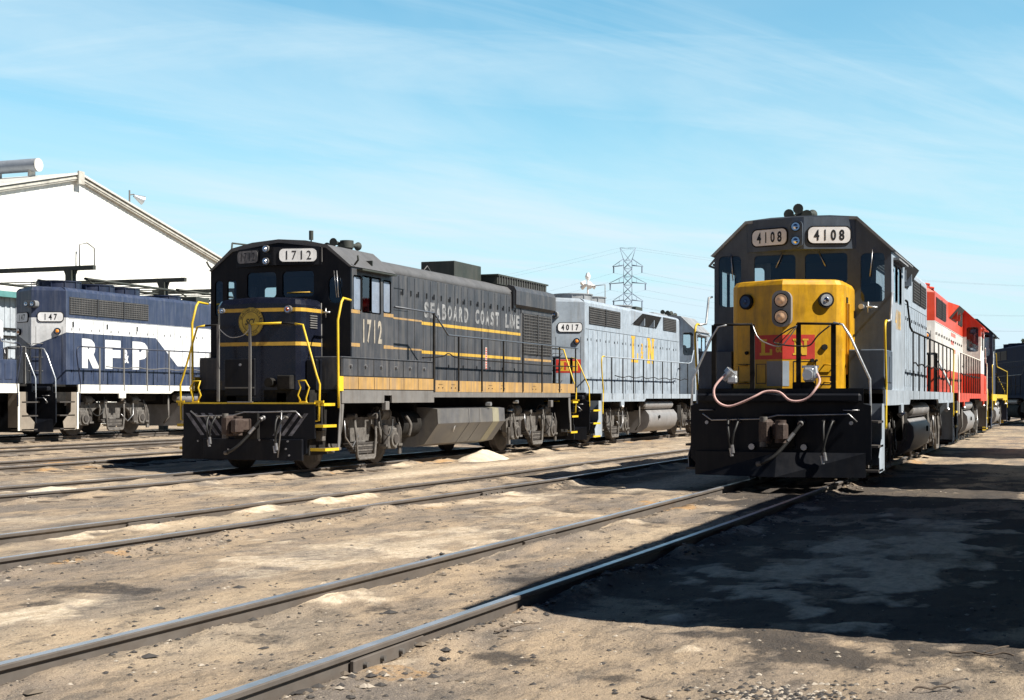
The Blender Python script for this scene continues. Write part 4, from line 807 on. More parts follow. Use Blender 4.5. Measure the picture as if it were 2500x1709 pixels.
# 4108 -------------------------------------------------------
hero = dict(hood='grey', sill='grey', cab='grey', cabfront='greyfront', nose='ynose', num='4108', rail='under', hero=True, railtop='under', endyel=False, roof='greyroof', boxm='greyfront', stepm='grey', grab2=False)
r4108, ho, co, nh, hd = road_switcher('diesel_locomotive', TX4, 22.4, 0, False, 'grey diesel locomotive number 4108 with yellow nose and red herald patch', 'locomotive', hero)
t = MB()
for s in (-1, 1):
    for i, ch in enumerate('4108'): t.text('I' if ch == '1' else ch, (s * 1.505, 3.0 + s * (i - 1.5) * .21, 2.72), (0, s, 0), (0, 0, 1), .34, .04 if ch == '1' else .15, 'lnyel', .01)
t.build('road_number', co)
# jumper cable with its two plugs, hooked on the nose
hb_ = MB(); hb_.tube(smooth_pts([(.28, -.0, 2.5), (.12, -.03, 2.42), (-.08, -.03, 2.26), (.1, -.04, 2.20), (.35, -.04, 2.18), (.5, -.04, 2.2), (.62, -.03, 2.35), (.80, .0, 2.5)]), .012, 'rubber'); hb_.tube([(.0, -.02, 2.22), (.27, .0, 2.5)], .008, 'rubber'); hb_.build('slack_hose', r4108)
cb_ = MB(); cb_.tube(smooth_pts([(-.80, -.05, 1.76), (-.91, -.12, 1.66), (-.99, -.20, 1.52), (-.97, -.23, 1.37), (-.87, -.24, 1.27), (-.72, -.24, 1.24), (-.51, -.24, 1.31), (-.34, -.23, 1.39), (-.18, -.16, 1.47), (.04, -.18, 1.46), (.20, -.24, 1.34), (.35, -.24, 1.32), (.49, -.23, 1.37), (.60, -.2, 1.50), (.65, -.08, 1.63), (.60, .0, 1.75)]), .019, 'hose', 10)
jc = cb_.build('jumper_cable', r4108)
pg = MB(); pg.cyl((-.88, -.04, 1.66), (-.74, -.02, 1.82), .055, 'alu', 12); pg.cyl((-.80, -.03, 1.75), (-.75, -.03, 1.81), .085, 'alu', 14); pg.cyl((-.70, .0, 1.62), (-.70, .0, 1.80), .04, 'alu', 10); pg.box(-.82, -.66, -.06, .05, 1.60, 1.72, 'alu', .02); pg.build('plug', jc)
pg = MB(); pg.box(.38, .56, -.02, .12, 1.62, 1.85, 'alu', .03); pg.cyl((.46, -.02, 1.73), (.46, -.08, 1.73), .08, 'alu', 16); pg.cyl((.58, .02, 1.68), (.55, .04, 1.86), .045, 'alu', 12); pg.box(.34, .6, .12, .14, 1.84, 1.88, 'alu'); pg.box(.2, .55, .05, .1, 1.5, 1.62, 'under', .02); pg.build('receptacle', jc)
# 4017 -------------------------------------------------------
c17 = dict(hood='grey', sill='grey', cab='grey', nose='ynose', num='4017', rail='under', railtop='grey', roof='greyroof', boxm='grey', stepm='grey', edge='ysafe', grille=1)
r4017, ho, co, nh, hd = road_switcher('diesel_locomotive', TX2, 39.5, 0, True, 'light grey diesel locomotive number 4017 with yellow side lettering, long hood towards us', 'locomotive', c17)
def ln_side(ho, hd, ycen, m='lnyel'):
    h0, h1, hx, zt = hd
    for s in (-1, 1):
        l = MB(); slab_letters(l, 'L', ycen - s * 1.42, 2.55, .88, .82, s, s * hx, m); slab_letters(l, 'N', ycen + s * .52, 2.55, .88, .92, s, s * hx, m)
        l.text('&', (s * (hx + .006), ycen - s * .12, 2.95), (0, s, 0), (0, 0, 1), .55, .34, m, .01); l.build('lettering', ho)
ln_side(ho, hd, 9.05)
h1 = hd[1]; q = MB(); q.box(-.62, -.06, 0, 0, 0, 0, 'red')
for z0, z1, x0, x1, m in ((2.12, 2.52, -.80, -.12, 'redpatch'), (2.17, 2.47, -.72, -.2, 'lnyel')):
    k = .006 if m == 'redpatch' else .009
    q.add([(x, h1 + .42 * (1 - abs(x) / .9) + k, z) for x, z in ((x0, z0), (x1, z0), (x1, z1), (x0, z1))], [(0, 1, 2, 3)], m)
nn = Vector((-.42, .9, 0)).normalized(); rt = Vector((0, 0, 1)).cross(nn)
q.text('N', Vector((-.46, h1 + .42 * (1 - .46 / .9), 2.32)) + nn * .012, rt, (0, 0, 1), .24, .26, 'redpatch', .03); q.build('herald', ho)
# red and white unit ------------------------------------------
cr_ = dict(hood='redwhite', sill='red', cab='redwhite', nose='redwhite', num='', rail='under', railtop='whitesill', roof='red', fanm='red', boxm='red', stepm='sill', grab='whitesill', flare=True, edge='ysafe')
rr_, ho, co, nh, hd = road_switcher('diesel_locomotive', TX4, 39.1, 0, True, 'bright red and white diesel locomotive coupled behind the grey one with yellow nose', 'locomotive', cr_)
q = MB(); h1 = hd[1]
for s in (-1, 1):
    q = MB()
    for (i, j) in [(0, 0), (1, 0), (2, 0), (3, 0), (4, 0), (0, 1), (1, 1), (2, 1), (2, 2), (3, 2), (4, 2)]:
        yy = h1 - 6.0 - i * .42; q.box(s * hd[2], s * (hd[2] + .006), yy - .12, yy + .12, 3.28 - j * .25, 3.40 - j * .25, 'red')
    q.build('lettering', ho)
q = MB()
for s in (-1, 1): 
    for zz_ in (3.05, 3.9): q.tube([(s * .45 + .13 * math.cos(a * .5236), h1 + .215 - s * .0, zz_ + .13 * math.sin(a * .5236)) for a in range(13)], .012, 'ink')
q.build('end_markings', ho)
# black unit further back -------------------------------------
cs = dict(hood='navy', sill='ysafe', cab='navy', nose='navy', num='', rail='under', railtop='ysafe', roof='black', fanm='black', boxm='navy', stepm='navy', grab='ysafe', flare=False, pilot='ysafe', tankm='tankgrey')
rs_, ho, co, nh, hd = road_switcher('diesel_locomotive', TX4 + .1, 55.9, 0, False, 'dark blue black diesel locomotive with yellow sill, behind the red and white one', 'locomotive', cs)
# 147 ---------------------------------------------------------
cb7 = dict(bar=1, hood='blue', sill='whitesill', cab='blue', nose='blue', num='147', endnumz=3.48, rail='slat', railtop='navy', roof='navy', fanm='navy', boxm='blue', stepm='stepbeige', grab='navy', grab2=False, flare=False, fans=(14.6, 13.0, 11.7), grilles=((.14, 4.0, 3.56, 4.08, 3),), tankm='tankgrey')
def blue_unit(Yf, rev, label, rot=None):
    r, ho, co, nh, hd = road_switcher('diesel_locomotive', TX1, Yf, .25, rev, label, 'locomotive', cb7)
    h0, h1, hx, zt = hd
    for s in (-1, 1):
        l = MB(); X = s * (hx + .0025)
        l.add([(X, h1 + .0, 3.03), (X, h1, 3.46), (X, h0, 3.46), (X, h0, 2.15), (X, h1 - 5.6, 2.15), (X, h1 - 4.4, 3.03)], [(0, 1, 5), (1, 2, 5), (2, 3, 4, 5)], 'white')
        c0 = .25 / 1
        for i, (ch, yy, wd) in enumerate((('R', 1.14, .84), ('F', 2.19, .76), ('P', 3.58, .82))):
            l.text(ch, (s * (hx + .006), h1 - yy if s < 0 else h1 - 4.4 - .6 + yy - .1, 2.44), (0, s, 0), (0, 0, 1), .88, wd, 'white', .07)
        l.text('&', (s * (hx + .006), h1 - 2.84 if s < 0 else h1 - 2.0, 2.40), (0, s, 0), (0, 0, 1), .42, .30, 'white', .03)
        def ep(x, z, k): return (x, h1 + .42 * (1 - abs(x) / hx) + k, z)
        l.add([ep(0, 2.62, .004), ep(s * hx, 3.02, .004), ep(s * hx, 3.46, .004), ep(0, 3.46, .004)], [(0, 1, 2, 3)], 'white')
        for yy in (.3, 1.9, 3.4): l.box(s * hx, s * (hx + .03), h1 - yy - .02, h1 - yy + .02, 3.2, 3.35, 'ink')
        l.build('lettering', ho)
    return r
blue_unit(32.9, True, 'blue and white diesel locomotive number 147 standing before the white shed')
cb7 = dict(cb7, nose='nosebw', num='')
blue_unit(32.9 - 17.3, True, 'blue and white diesel locomotive cut off by the left edge of the photo')
# 1712 --------------------------------------------------------
black_switcher(TX2, 23.17, 0)
# dark unit at the far right -----------------------------------
cd = dict(hood='farnavy', sill='farnavy', cab='farnavy', nose='farnavy', num='', rail='under', railtop='navy', roof='farnavy', fanm='farnavy', boxm='farnavy', stepm='farnavy', pilot='farnavy', grab='alu', flare=False, tankm='under')
rd_, ho, co, nh, hd = road_switcher('diesel_locomotive', .5, 78, 0, False, 'dark blue diesel locomotive in the distance at the right edge', 'locomotive', cd)
rd_.rotation_euler.z = math.radians(14)

# ---------------------------------------------------------------- freight cars on the track right of the camera (they throw the big shadows)
def boxcar(Y0, Y1, label, m, zt=4.35):
    root = tag(empty('boxcar', (1.72, Y0, 0)), label, 'freight car', 'freight cars on the track right of the view'); Lc = Y1 - Y0
    b = MB(); b.prism([(-1.46, 1.05), (-1.46, zt - .1), (-.8, zt + .08), (0, zt + .16), (.8, zt + .08), (1.46, zt - .1), (1.46, 1.05)], 'y', .25, Lc - .25, m)
    for i in range(int(Lc / .6)):
        for s in (-1, 1): b.box(s * 1.46, s * 1.50, .4 + i * .6, .46 + i * .6, 1.08, zt - .15, m)
    b.build('body', root)
    f = MB(); f.box(-1.45, 1.45, .2, Lc - .2, .9, 1.05, 'under'); f.build('frame', root)
    for s in (-1, 1): d = MB(); d.box(s * 1.5, s * 1.56, Lc / 2 - 1.1, Lc / 2 + 1.1, 1.15, zt - .35, m); d.build('door', root)
    for yy in (1.6, Lc - 1.6):
        t = MB()
        for y2 in (-.85, .85):
            for s in (-1, 1): t.cyl((s * .7, yy + y2, .42), (s * .82, yy + y2, .42), .42, 'wheel', 20)
        for s in (-1, 1): t.box(s * 1.0, s * 1.1, yy - 1.1, yy + 1.1, .35, .65, 'truck', .04)
        t.build('truck', root)
    cp = MB(); cp.box(-.12, .12, -.25, .3, .75, 1.0, 'coupler', .02); cp.box(-.12, .12, Lc - .3, Lc + .2, .75, 1.0, 'coupler', .02); cp.build('coupler', root)
boxcar(8.75, 22.1, 'brown boxcar just beyond the right edge, nearest of three', mat('boxcar brown', (.12, .04, .025), .7, dirt=(.08, .06, .05)), 4.66)
boxcar(23.6, 33.2, 'short brown boxcar, middle of three beyond the right edge', mat('boxcar rust', (.14, .05, .03), .7, dirt=(.08, .06, .05)), 4.4)
boxcar(36.4, 43.8, 'grey boxcar, farthest of three beyond the right edge', mat('boxcar grey', (.2, .2, .2), .7, dirt=(.08, .06, .05)), 4.2)
# ---------------------------------------------------------------- ground
def rail_e(x):                                    # the yard rises gently towards the far tracks
    return np.clip((-14.35 - x) / 13.75, 0, 1) * .25
rng = np.random.RandomState(3)
GT = [rng.rand(256, 256) for _ in range(3)]
def vnoise(x, y, k=0):
    xi = np.floor(x).astype(int); yi = np.floor(y).astype(int); fx = x - xi; fy = y - yi; fx = fx * fx * (3 - 2 * fx); fy = fy * fy * (3 - 2 * fy); G = GT[k]
    a = G[xi % 256, yi % 256]; b = G[(xi + 1) % 256, yi % 256]; c = G[xi % 256, (yi + 1) % 256]; d = G[(xi + 1) % 256, (yi + 1) % 256]
    return (a * (1 - fx) + b * fx) * (1 - fy) + (c * (1 - fx) + d * fx) * fy
def fbm(x, y, o=4, k=0):
    s = 0; a = .5; t = 0
    for i in range(o): s = s + a * vnoise(x * 2 ** i + 17 * i, y * 2 ** i + 31 * i, k); t += a; a *= .5
    return s / t
TRACKS = {  # centre line (x, y) knots and half gauge
 'a': ([(-4.55, -6), (-4.42, 5), (-4.38, 7), (-4.33, 9.5), (-4.27, 12.5), (-4.22, 16), (-4.2, 20), (-4.2, 60), (-4.1, 75), (-3.2, 95), (0, 125), (8, 160)]),
 'b': ([(-9.5, -6), (-9.32, 9), (-9.2, 13), (-9.12, 16), (-8.95, 20), (-8.8, 23.5), (-8.78, 30), (-8.6, 40), (-8.6, 90), (-7, 120), (0, 170)]),
 'c': ([(-15.0, 0), (-14.75, 16), (-14.4, 19.5), (-14.35, 24), (-14.35, 90), (-13, 130), (-6, 180)]),
 'd': ([(-19.2, 0), (-19.2, 120)]), 'e': ([(-23.5, 0), (-23.5, 120)]), 'f': ([(-28.1, 0), (-28.1, 120)]), 'g': ([(1.72, -6), (1.72, 80)])}
def centre(tr, y):
    P = TRACKS[tr]; return np.interp(y, [p[1] for p in P], [p[0] for p in P])
HG = .755
def grade(a, b, first, ratio): 
    out = [a]; st = first
    while out[-1] < b: out.append(out[-1] + st); st *= ratio
    return out
ys = [-60, -30, -12, -4, 0, 2, 3.2] + [3.8]
while ys[-1] < 46: ys.append(ys[-1] + max(.028, ys[-1] * .0055))
ys += grade(ys[-1] + .4, 2500, .5, 1.09)
xs = sorted(set([round(-v, 3) for v in grade(28.5, 1800, .6, 1.13)] + [round(-28.4 + .12 * i, 3) for i in range(108)] + [round(-15.45 + .052 * i, 3) for i in range(311)] + [round(v, 3) for v in grade(1.0, 1500, .3, 1.15)]))
X, Y = np.meshgrid(np.array(xs), np.array(ys)); Xf = X.ravel(); Yf = Y.ravel()
def ground_z(x, y):
    near = np.clip((60 - y) / 30, 0, 1) * np.clip((x + 32) / 6, 0, 1)
    z = rail_e(x) - .115 + (fbm(x * .35, y * .25, 3) - .5) * .05 * near
    z = z + (fbm(x * 2.1, y * 1.5, 4, 1) - .5) * .05 * near + (fbm(x * 9, y * 7, 3, 2) - .5) * .022 * near
    for t in TRACKS:
        c = centre(t, y); d = np.abs(np.abs(x - c) - HG)
        lump = np.exp(-((d - .13) / .13) ** 2) * (.022 + .075 * np.clip(fbm(x * 3.3, y * 1.3, 4, 1) - .36, 0, 1) * 2.4)
        inn = np.abs(x - c) < HG
        z = z + lump * near * np.where(inn, .7, 1.); z = z - .02 * np.exp(-(d / .06) ** 2)
        # keep the soil below the railhead
        z = np.where(d < .12, np.minimum(z, rail_e(c) - .055 + .02 * (fbm(x * 6, y * 3, 2, 1) - .5)), z)
    return z
WHITE = [(-15.7, 18.57, 0.22, 1.04, 1), (-13.96, 18.5, 0.18, 1.01, 0.8), (-13.74, 19.66, 0.18, 0.64, 1), (-9.96, 13.05, 0.21, 0.58, 1), (-9.66, 11.45, 0.19, 0.46, 0.5), (-9.8, 16.67, 0.19, 0.84, 1), (-9.8, 17.7, 0.19, 0.87, 0.9), (-9.64, 16.96, 0.47, 0.94, 0.4), (-9.97, 21.47, 0.18, 0.81, 1), (-8.32, 19.7, 0.34, 0.67, 1), (-7.5, 19.46, 0.5, 0.65, 0.8), (-8.63, 16.47, 0.3, 0.48, 0.5), (-11.7, 19.07, 1.06, 0.59, 0.6), (-11.8, 23.16, 1.73, 0.84, 0.4), (-8.44, 18.48, 0.82, 0.68, 0.3), (-9.26, 27.24, 0.46, 0.94, 0.5), (-6.67, 10.47, 0.4, 0.25, 0.6), (-6.31, 11.25, 0.55, 0.35, 0.75), (-6.19, 12.59, 0.64, 0.5, 0.8), (-6.28, 14.64, 0.64, 0.66, 0.75), (-6.19, 17.07, 0.64, 0.62, 0.6), (-6.1, 19.4, 0.55, 0.54, 0.4), (-6.73, 7.85, 0.31, 0.34, 0.9), (-6.67, 8.51, 0.34, 0.24, 0.5), (-5.05, 9.41, 0.17, 0.32, 0.95), (-4.92, 9.65, 0.18, 0.21, 0.5), (-3.44, 7.16, 0.12, 0.2, 0.9), (-3.25, 7.02, 0.12, 0.15, 0.5), (-5.32, 14.35, 0.12, 0.31, 0.8), (-5.02, 16.31, 0.23, 0.55, 0.7), (-4.51, 15.59, 0.26, 0.35, 0.4), (-5.1, 20.67, 0.34, 0.61, 0.5), (-1.6, 13.4, 0.42, 1.9, 1.6), (-2.1, 11.9, 0.3, .8, 1.4), (-1.3, 15.4, 0.35, 1.3, 1.4), (-3.22, 15.77, 0.14, 0.4, 0.7), (-3.02, 39.34, 0.35, 1.49, 0.9), (-11.57, 35.72, 1.61, 1.63, 0.6), (-10.85, 39.15, 0.87, 1.92, 0.6), (-11.28, 30.3, 1.04, 1.18, 0.5), (-22.81, 30.78, 2.48, 1.14, 0.4)]
ORANGE = [(-8.72, 16.15, 0.19, 0.47, 0.7), (-8.58, 13.33, 0.21, 0.41, 0.9), (-9.84, 15.93, 0.2, 0.4, 0.8), (-8.61, 10.53, 0.31, 0.32, 0.6), (-14.23, 17.12, 0.34, 0.51, 0.7), (-15.03, 26.81, 0.73, 1.49, 0.8), (-11.8, 23.16, 0.62, 0.97, 0.5), (-6.29, 8.88, 0.34, 0.19, 0.4), (-5.13, 19.35, 0.32, 0.7, 0.7), (-18.9, 23.49, 1.08, 1.09, 0.7), (-5.12, 7.75, 0.15, 0.21, 0.3), (-3.36, 6.98, 0.12, 0.17, 0.5), (-4.03, 11.65, 0.13, 0.28, 0.4), (-3.56, 9.09, 0.12, 0.21, 0.5), (-4.8, 8.23, 0.2, 0.24, 0.3)]
OIL_SHADE = [(-3.0, 14.37, .7, 2.2, 0.7), (-3.25, 10.55, 0.74, 1.11, 0.7), (-1.31, 9.96, 1.05, 1.28, 0.85), (-0.3, 14.5, 0.5, 5, 0.9), (-2.31, 22.23, 1.85, 4.44, 0.8), (-6.94, 25.05, 1.66, 4.42, 0.6), (-3.92, 22.61, 1.2, 2.75, 0.8), (-17.36, 24.09, 1.16, 2.19, 0.5), (-6.94, 9.11, 0.35, 0.16, 0.6), (-6.78, 8.47, 0.17, 0.15, 0.6), (-2.46, 7.58, 0.26, 0.22, 0.35), (-1.29, 7.54, 0.14, 0.35, 0.5), (-4.65, 7.68, 0.12, 0.15, 0.5), (-7.75, 11.59, 0.73, 0.45, 0.3), (-10.85, 13.13, 0.52, 0.87, 0.35), (-4.39, 8.03, 0.49, 0.2, 0.3)]  # oil stains, plus darkening painted where the cast shadows fall
def splat(L, k, rough=1.):
    m = np.zeros_like(Xf); wob = fbm(Xf * 2.4, Yf * 1.7, 5, k)
    for (cx_, cy_, rx, ry, a) in L:
        sel = (np.abs(Xf - cx_) < rx * 3) & (np.abs(Yf - cy_) < ry * 3)
        q = np.sqrt(((Xf[sel] - cx_) / rx) ** 2 + ((Yf[sel] - cy_) / ry) ** 2); v = np.clip((np.clip(1.35 - q * .62 + (wob[sel] - .5) * 3.6 * rough, 0, 1) ** 1.3) * a, 0, 1); m[sel] = np.maximum(m[sel], v)
    return m
Z = ground_z(Xf, Yf); mw = splat(WHITE, 0); mo = splat(ORANGE, 1, .9); mo_ = splat(OIL_SHADE, 2, .8)
# scattered spilled sand and clay along the rails
for t in 'abc':
    c = centre(t, Yf); d = np.abs(Xf - c); band = np.clip((Yf - 6) / 6, .15, 1) * np.exp(-((d - 1.0) / .42) ** 2) 
    n = fbm(Xf * 1.6 + 50, Yf * .9, 5, 0); mw = np.maximum(mw, np.clip((n - .54) * 5, 0, 1) * band * .8)
    n = fbm(Xf * 1.3 + 90, Yf * .8, 4, 1); mo = np.maximum(mo, np.clip((n - .56) * 6, 0, 1) * band * .6)
n_ = fbm(Xf * .5 + 9, Yf * .16 + 4, 5, 1); strip = np.exp(-((Xf + 6.3) / .8) ** 2) + .8 * np.exp(-((Xf + 11.7) / .9) ** 2) + .5 * np.exp(-((Xf + 17) / 1.2) ** 2); mw = np.maximum(mw, np.clip((n_ - .33) * 4.4, 0, 1) * np.clip(strip, 0, 1))
Z += mw * .018 * (Yf < 50)
nx = len(xs); ny = len(ys); idx = np.arange(nx * ny).reshape(ny, nx)
Fq = np.stack([idx[:-1, :-1], idx[:-1, 1:], idx[1:, 1:], idx[1:, :-1]], -1).reshape(-1, 4)
me = bpy.data.meshes.new('ground'); me.vertices.add(nx * ny); me.vertices.foreach_set('co', np.stack([Xf, Yf, Z], 1).ravel())
me.loops.add(Fq.size); me.loops.foreach_set('vertex_index', Fq.ravel()); me.polygons.add(len(Fq)); me.polygons.foreach_set('loop_start', np.arange(0, Fq.size, 4)); me.polygons.foreach_set('loop_total', np.full(len(Fq), 4)); me.polygons.foreach_set('use_smooth', np.ones(len(Fq), bool)); me.update()
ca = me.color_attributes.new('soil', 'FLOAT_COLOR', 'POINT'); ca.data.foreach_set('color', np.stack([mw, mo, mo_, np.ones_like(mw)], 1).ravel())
gr = bpy.data.objects.new('ground', me); COL.objects.link(gr); gr['kind'] = 'structure'
gm = bpy.data.materials.new('yard dirt'); gm.use_nodes = True; T = gm.node_tree; N = T.nodes; B = N['Principled BSDF']; B.inputs['Roughness'].default_value = .92; B.inputs['Specular IOR Level'].default_value = .25
geo = N.new('ShaderNodeNewGeometry')
def gn(sc, scale=1, det=8, ro=.6, dist=0):
    mp = N.new('ShaderNodeMapping'); mp.inputs['Scale'].default_value = sc; T.links.new(geo.outputs['Position'], mp.inputs[0]); n = N.new('ShaderNodeTexNoise'); n.inputs['Scale'].default_value = scale; n.inputs['Detail'].default_value = det; n.inputs['Roughness'].default_value = ro; n.inputs['Distortion'].default_value = dist; T.links.new(mp.outputs[0], n.inputs[0]); return n.outputs[0]
def mr(s, a, b, c=0., d=1.):
    r = N.new('ShaderNodeMapRange'); T.links.new(s, r.inputs[0]); r.inputs[1].default_value = a; r.inputs[2].default_value = b; r.inputs[3].default_value = c; r.inputs[4].default_value = d; return r.outputs[0]
def mixc(f, a, b):
    m = N.new('ShaderNodeMix'); m.data_type = 'RGBA'
    T.links.new(f, m.inputs[0]) if not isinstance(f, float) else setattr(m.inputs[0], 'default_value', f)
    for s, v in ((6, a), (7, b)):
        if isinstance(v, tuple): m.inputs[s].default_value = (*v, 1)
        else: T.links.new(v, m.inputs[s])
    return m.outputs[2]
def ma(op, a, b):
    m = N.new('ShaderNodeMath'); m.operation = op; m.use_clamp = op in ('ADD', 'MULTIPLY')
    for i, v in enumerate((a, b)):
        if isinstance(v, (int, float)): m.inputs[i].default_value = v
        else: T.links.new(v, m.inputs[i])
    return m.outputs[0]
at = N.new('ShaderNodeAttribute'); at.attribute_name = 'soil'; sx = N.new('ShaderNodeSeparateColor'); T.links.new(at.outputs['Color'], sx.inputs[0])
base = mixc(mr(gn((1.1, .45, 1), 1.2, 6, .6, .3), .40, .62), (.41, .31, .21), (.19, .16, .135))
base = mixc(mr(gn((.5, .25, 1), .9, 5, .55), .50, .72, 0, .75), base, (.54, .43, .30))
base = mixc(mr(gn((3, 1.2, 1), 2.2, 7, .7), .54, .68, 0, .75), base, (.10, .09, .08))
base = mixc(mr(gn((1, .8, 1), 26, 4, .7), .60, .70, 0, .85), base, (.06, .05, .045))
base = mixc(mr(gn((1, .8, 1), 55, 3, .7), .58, .70, 0, .6), base, (.46, .37, .26))
base = mixc(mr(gn((1.3, .35, 1), 3.1, 9, .78), .50, .62, 0, .55), base, (.085, .075, .065))
base = mixc(mr(gn((1, .8, 1), 130, 2, .6), .56, .68, 0, .5), base, (.075, .062, .05))
base = mixc(mr(gn((1, .8, 1), 95, 2, .6), .60, .70, 0, .45), base, (.56, .46, .34))
brk = gn((1.5, 1, 1), 9, 7, .75)
fo = mr(ma('ADD', ma('SUBTRACT', sx.outputs[1], .5), brk), .42, .66, 0, .8); base = mixc(fo, base, (.44, .255, .105))
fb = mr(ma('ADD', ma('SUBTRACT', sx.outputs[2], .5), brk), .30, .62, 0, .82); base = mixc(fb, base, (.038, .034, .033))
fw = mr(ma('ADD', ma('SUBTRACT', sx.outputs[0], .5), brk), .38, .92, 0, .95); base = mixc(fw, base, mixc(mr(gn((2, 1.2, 1), 6, 9, .75), .40, .62), (.74, .62, .47), (.46, .36, .25)))
T.links.new(base, B.inputs['Base Color'])
bn = N.new('ShaderNodeBump'); bn.inputs['Strength'].default_value = .9; bn.inputs['Distance'].default_value = .06; T.links.new(ma('ADD', ma('MULTIPLY', gn((1, .7, 1), 7, 10, .72), .8), ma('MULTIPLY', gn((1, .8, 1), 42, 4, .7), .25)), bn.inputs['Height']); T.links.new(bn.outputs[0], B.inputs['Normal'])
me.materials.append(gm)

# ---------------------------------------------------------------- tracks
M['railtop'] = mat('polished railhead', (.66, .66, .68), .38, metal=.85, dirt=(.3, .27, .24), amt=.5, sc=(6, 1.2, 6), fine=.1)
M['railside'] = mat('dirty rail web', (.105, .09, .078), .8, dirt=(.07, .05, .035), amt=.7, sc=(8, 3, 8))
M['tie'] = mat('old timber tie', (.10, .075, .055), .9, dirt=(.2, .16, .12), amt=.7, sc=(8, 8, 8), bump=.4)
def track(t, label, y0, y1, step, ties=(), joints=(), group=None):
    P = [(float(centre(t, y)), y) for y in np.arange(y0, y1 + .01, step)]
    root = tag(empty('railway_track', (0, 0, 0)), label, 'railway track', group)
    for s in (-1, 1):
        b = MB(); prof = [(-.065, -.17), (.065, -.17), (.065, -.155), (.012, -.135), (.012, -.045), (.036, -.032), (.037, -.010), (.030, -.002), (-.030, -.002), (-.037, -.010), (-.036, -.032), (-.012, -.045), (-.012, -.135), (-.065, -.155)]
        n = len(prof); vs = []
        for (x, y) in P:
            e_ = float(rail_e(np.array(x)))
            for p in prof: vs.append((x + s * HG + p[0], y, e_ + p[1]))
        side = []; top = []
        for i in range(len(P) - 1):
            for k in range(n):
                f_ = (i * n + k, i * n + (k + 1) % n, (i + 1) * n + (k + 1) % n, (i + 1) * n + k)
                (top if k == 7 else side).append(f_)
        b.add(vs, side, 'railside'); b.add(vs, top, 'railtop')
        r = b.build('rail', root)
        for (jy, js) in joints:
            if js == s:
                x = float(centre(t, jy)) + s * HG; e_ = float(rail_e(np.array(x))); q = MB()
                for q_ in (-1, 1):
                    q.box(x + q_ * .013, x + q_ * .04, jy - .45, jy + .45, e_ - .125, e_ - .045, 'railside', .005)
                    for dy in (-.33, -.12, .12, .33): q.cyl((x + q_ * .04, jy + dy, e_ - .085), (x + q_ * .065, jy + dy, e_ - .085), .018, 'truck', 6)
                q.build('joint_bar', r)
    for y in ties:
        x = float(centre(t, y)); e_ = float(rail_e(np.array(x))); q = MB(); a = random.uniform(-.03, .03)
        q.box(x - 1.3 + random.uniform(-.08, .08), x + 1.3 + random.uniform(-.08, .08), y - .11, y + .11, e_ - .26, e_ - .104 - random.uniform(0, .012), 'tie', .012); q.build('tie', root)
    return root
R_ = lambda a, b, st: [a + i * st + random.uniform(-.06, .06) for i in range(int((b - a) / st))]
track('a', 'nearest railway track, its two rails running under the yellow nosed engine', -4, 158, .9, [], [(13.6, -1), (7.3, 1)])
track('b', 'empty railway track between the yellow nosed engine and the black one', -4, 168, .9, [], [(13.9, -1), (20.2, 1)])
track('c', 'railway track under the black locomotive 1712', 0, 178, 1., R_(16.5, 40, .56), [(21.4, -1), (17, 1)])
track('d', 'empty railway track just behind the black locomotive, nearer of two', 4, 118, 2, R_(16, 50, .56))
track('e', 'empty railway track just in front of the blue and white locomotives', 4, 118, 2, R_(18, 55, .56))
track('f', 'railway track under the blue and white locomotives, with dark ties showing', 4, 118, 2, R_(20, 55, .56))
track('g', 'railway track under the boxcars just off the right edge', -4, 78, 2)

# ---------------------------------------------------------------- sand piles, stones, twigs
M['sand'] = mat('pale sand', (.62, .53, .40), .95, dirt=(.36, .29, .21), amt=.7, sc=(3, 3, 5), bump=.9, bsc=30)
def pile(x, y, rx, ry, h, label, seed):
    b = MB(); n = 26; m_ = 12; vs = []; e_ = float(ground_z(np.array([x]), np.array([y]))[0])
    for j in range(m_ + 1):
        r = j / m_
        for i in range(n):
            t = 2 * math.pi * i / n; wob = 1 + .22 * (float(vnoise(np.array([math.cos(t) * 2 + seed]), np.array([math.sin(t) * 2 + seed]))[0]) - .5)
            px, py = x + rx * r * wob * math.cos(t), y + ry * r * wob * math.sin(t)
            hh = h * max(0, (1 - r) ** .85) * (1 + .25 * (float(vnoise(np.array([px * 6.]), np.array([py * 6.]), 1)[0]) - .5)) - .03 * (r > .95)
            vs.append((px - x, py - y, hh - .01))
    fs = [(j * n + i, j * n + (i + 1) % n, (j + 1) * n + (i + 1) % n, (j + 1) * n + i) for j in range(m_) for i in range(n)]
    b.add(vs, fs, 'sand', True); return tag(b.build('sand_pile', None, (x, y, e_)), label, 'sand pile')
pile(-13.05, 31.6, .55, 1.35, .28, 'tall pale heap of sand beside the rail under the black locomotive', 3)
pile(-15.0, 18.4, .28, .6, .06, 'bright white heap of spilled sand between the rails at the left edge', 5)
0 and pile(-13.2, 18.9, .20, .35, .07, 'small white heap of sand outside the rail, left of the black locomotive', 8)
0 and pile(-8.9, 13.2, .25, .5, .06, 'low white sand heap between the rails of the empty track, near its left end', 12)
pile(-3.1, 39.3, .4, .9, .05, 'flat pale sand spill beside the steps of the red and white unit', 15)
0 and pile(-3.30, 7.2, .17, .28, .045, 'small peach coloured sand spill beside the nearest rail', 21)
b = MB(); rs = np.random.RandomState(11); STN = [mat('dark stone', (.05, .045, .042), .9), mat('brown clod', (.15, .12, .09), .95), mat('pale stone', (.36, .31, .25), .9)]
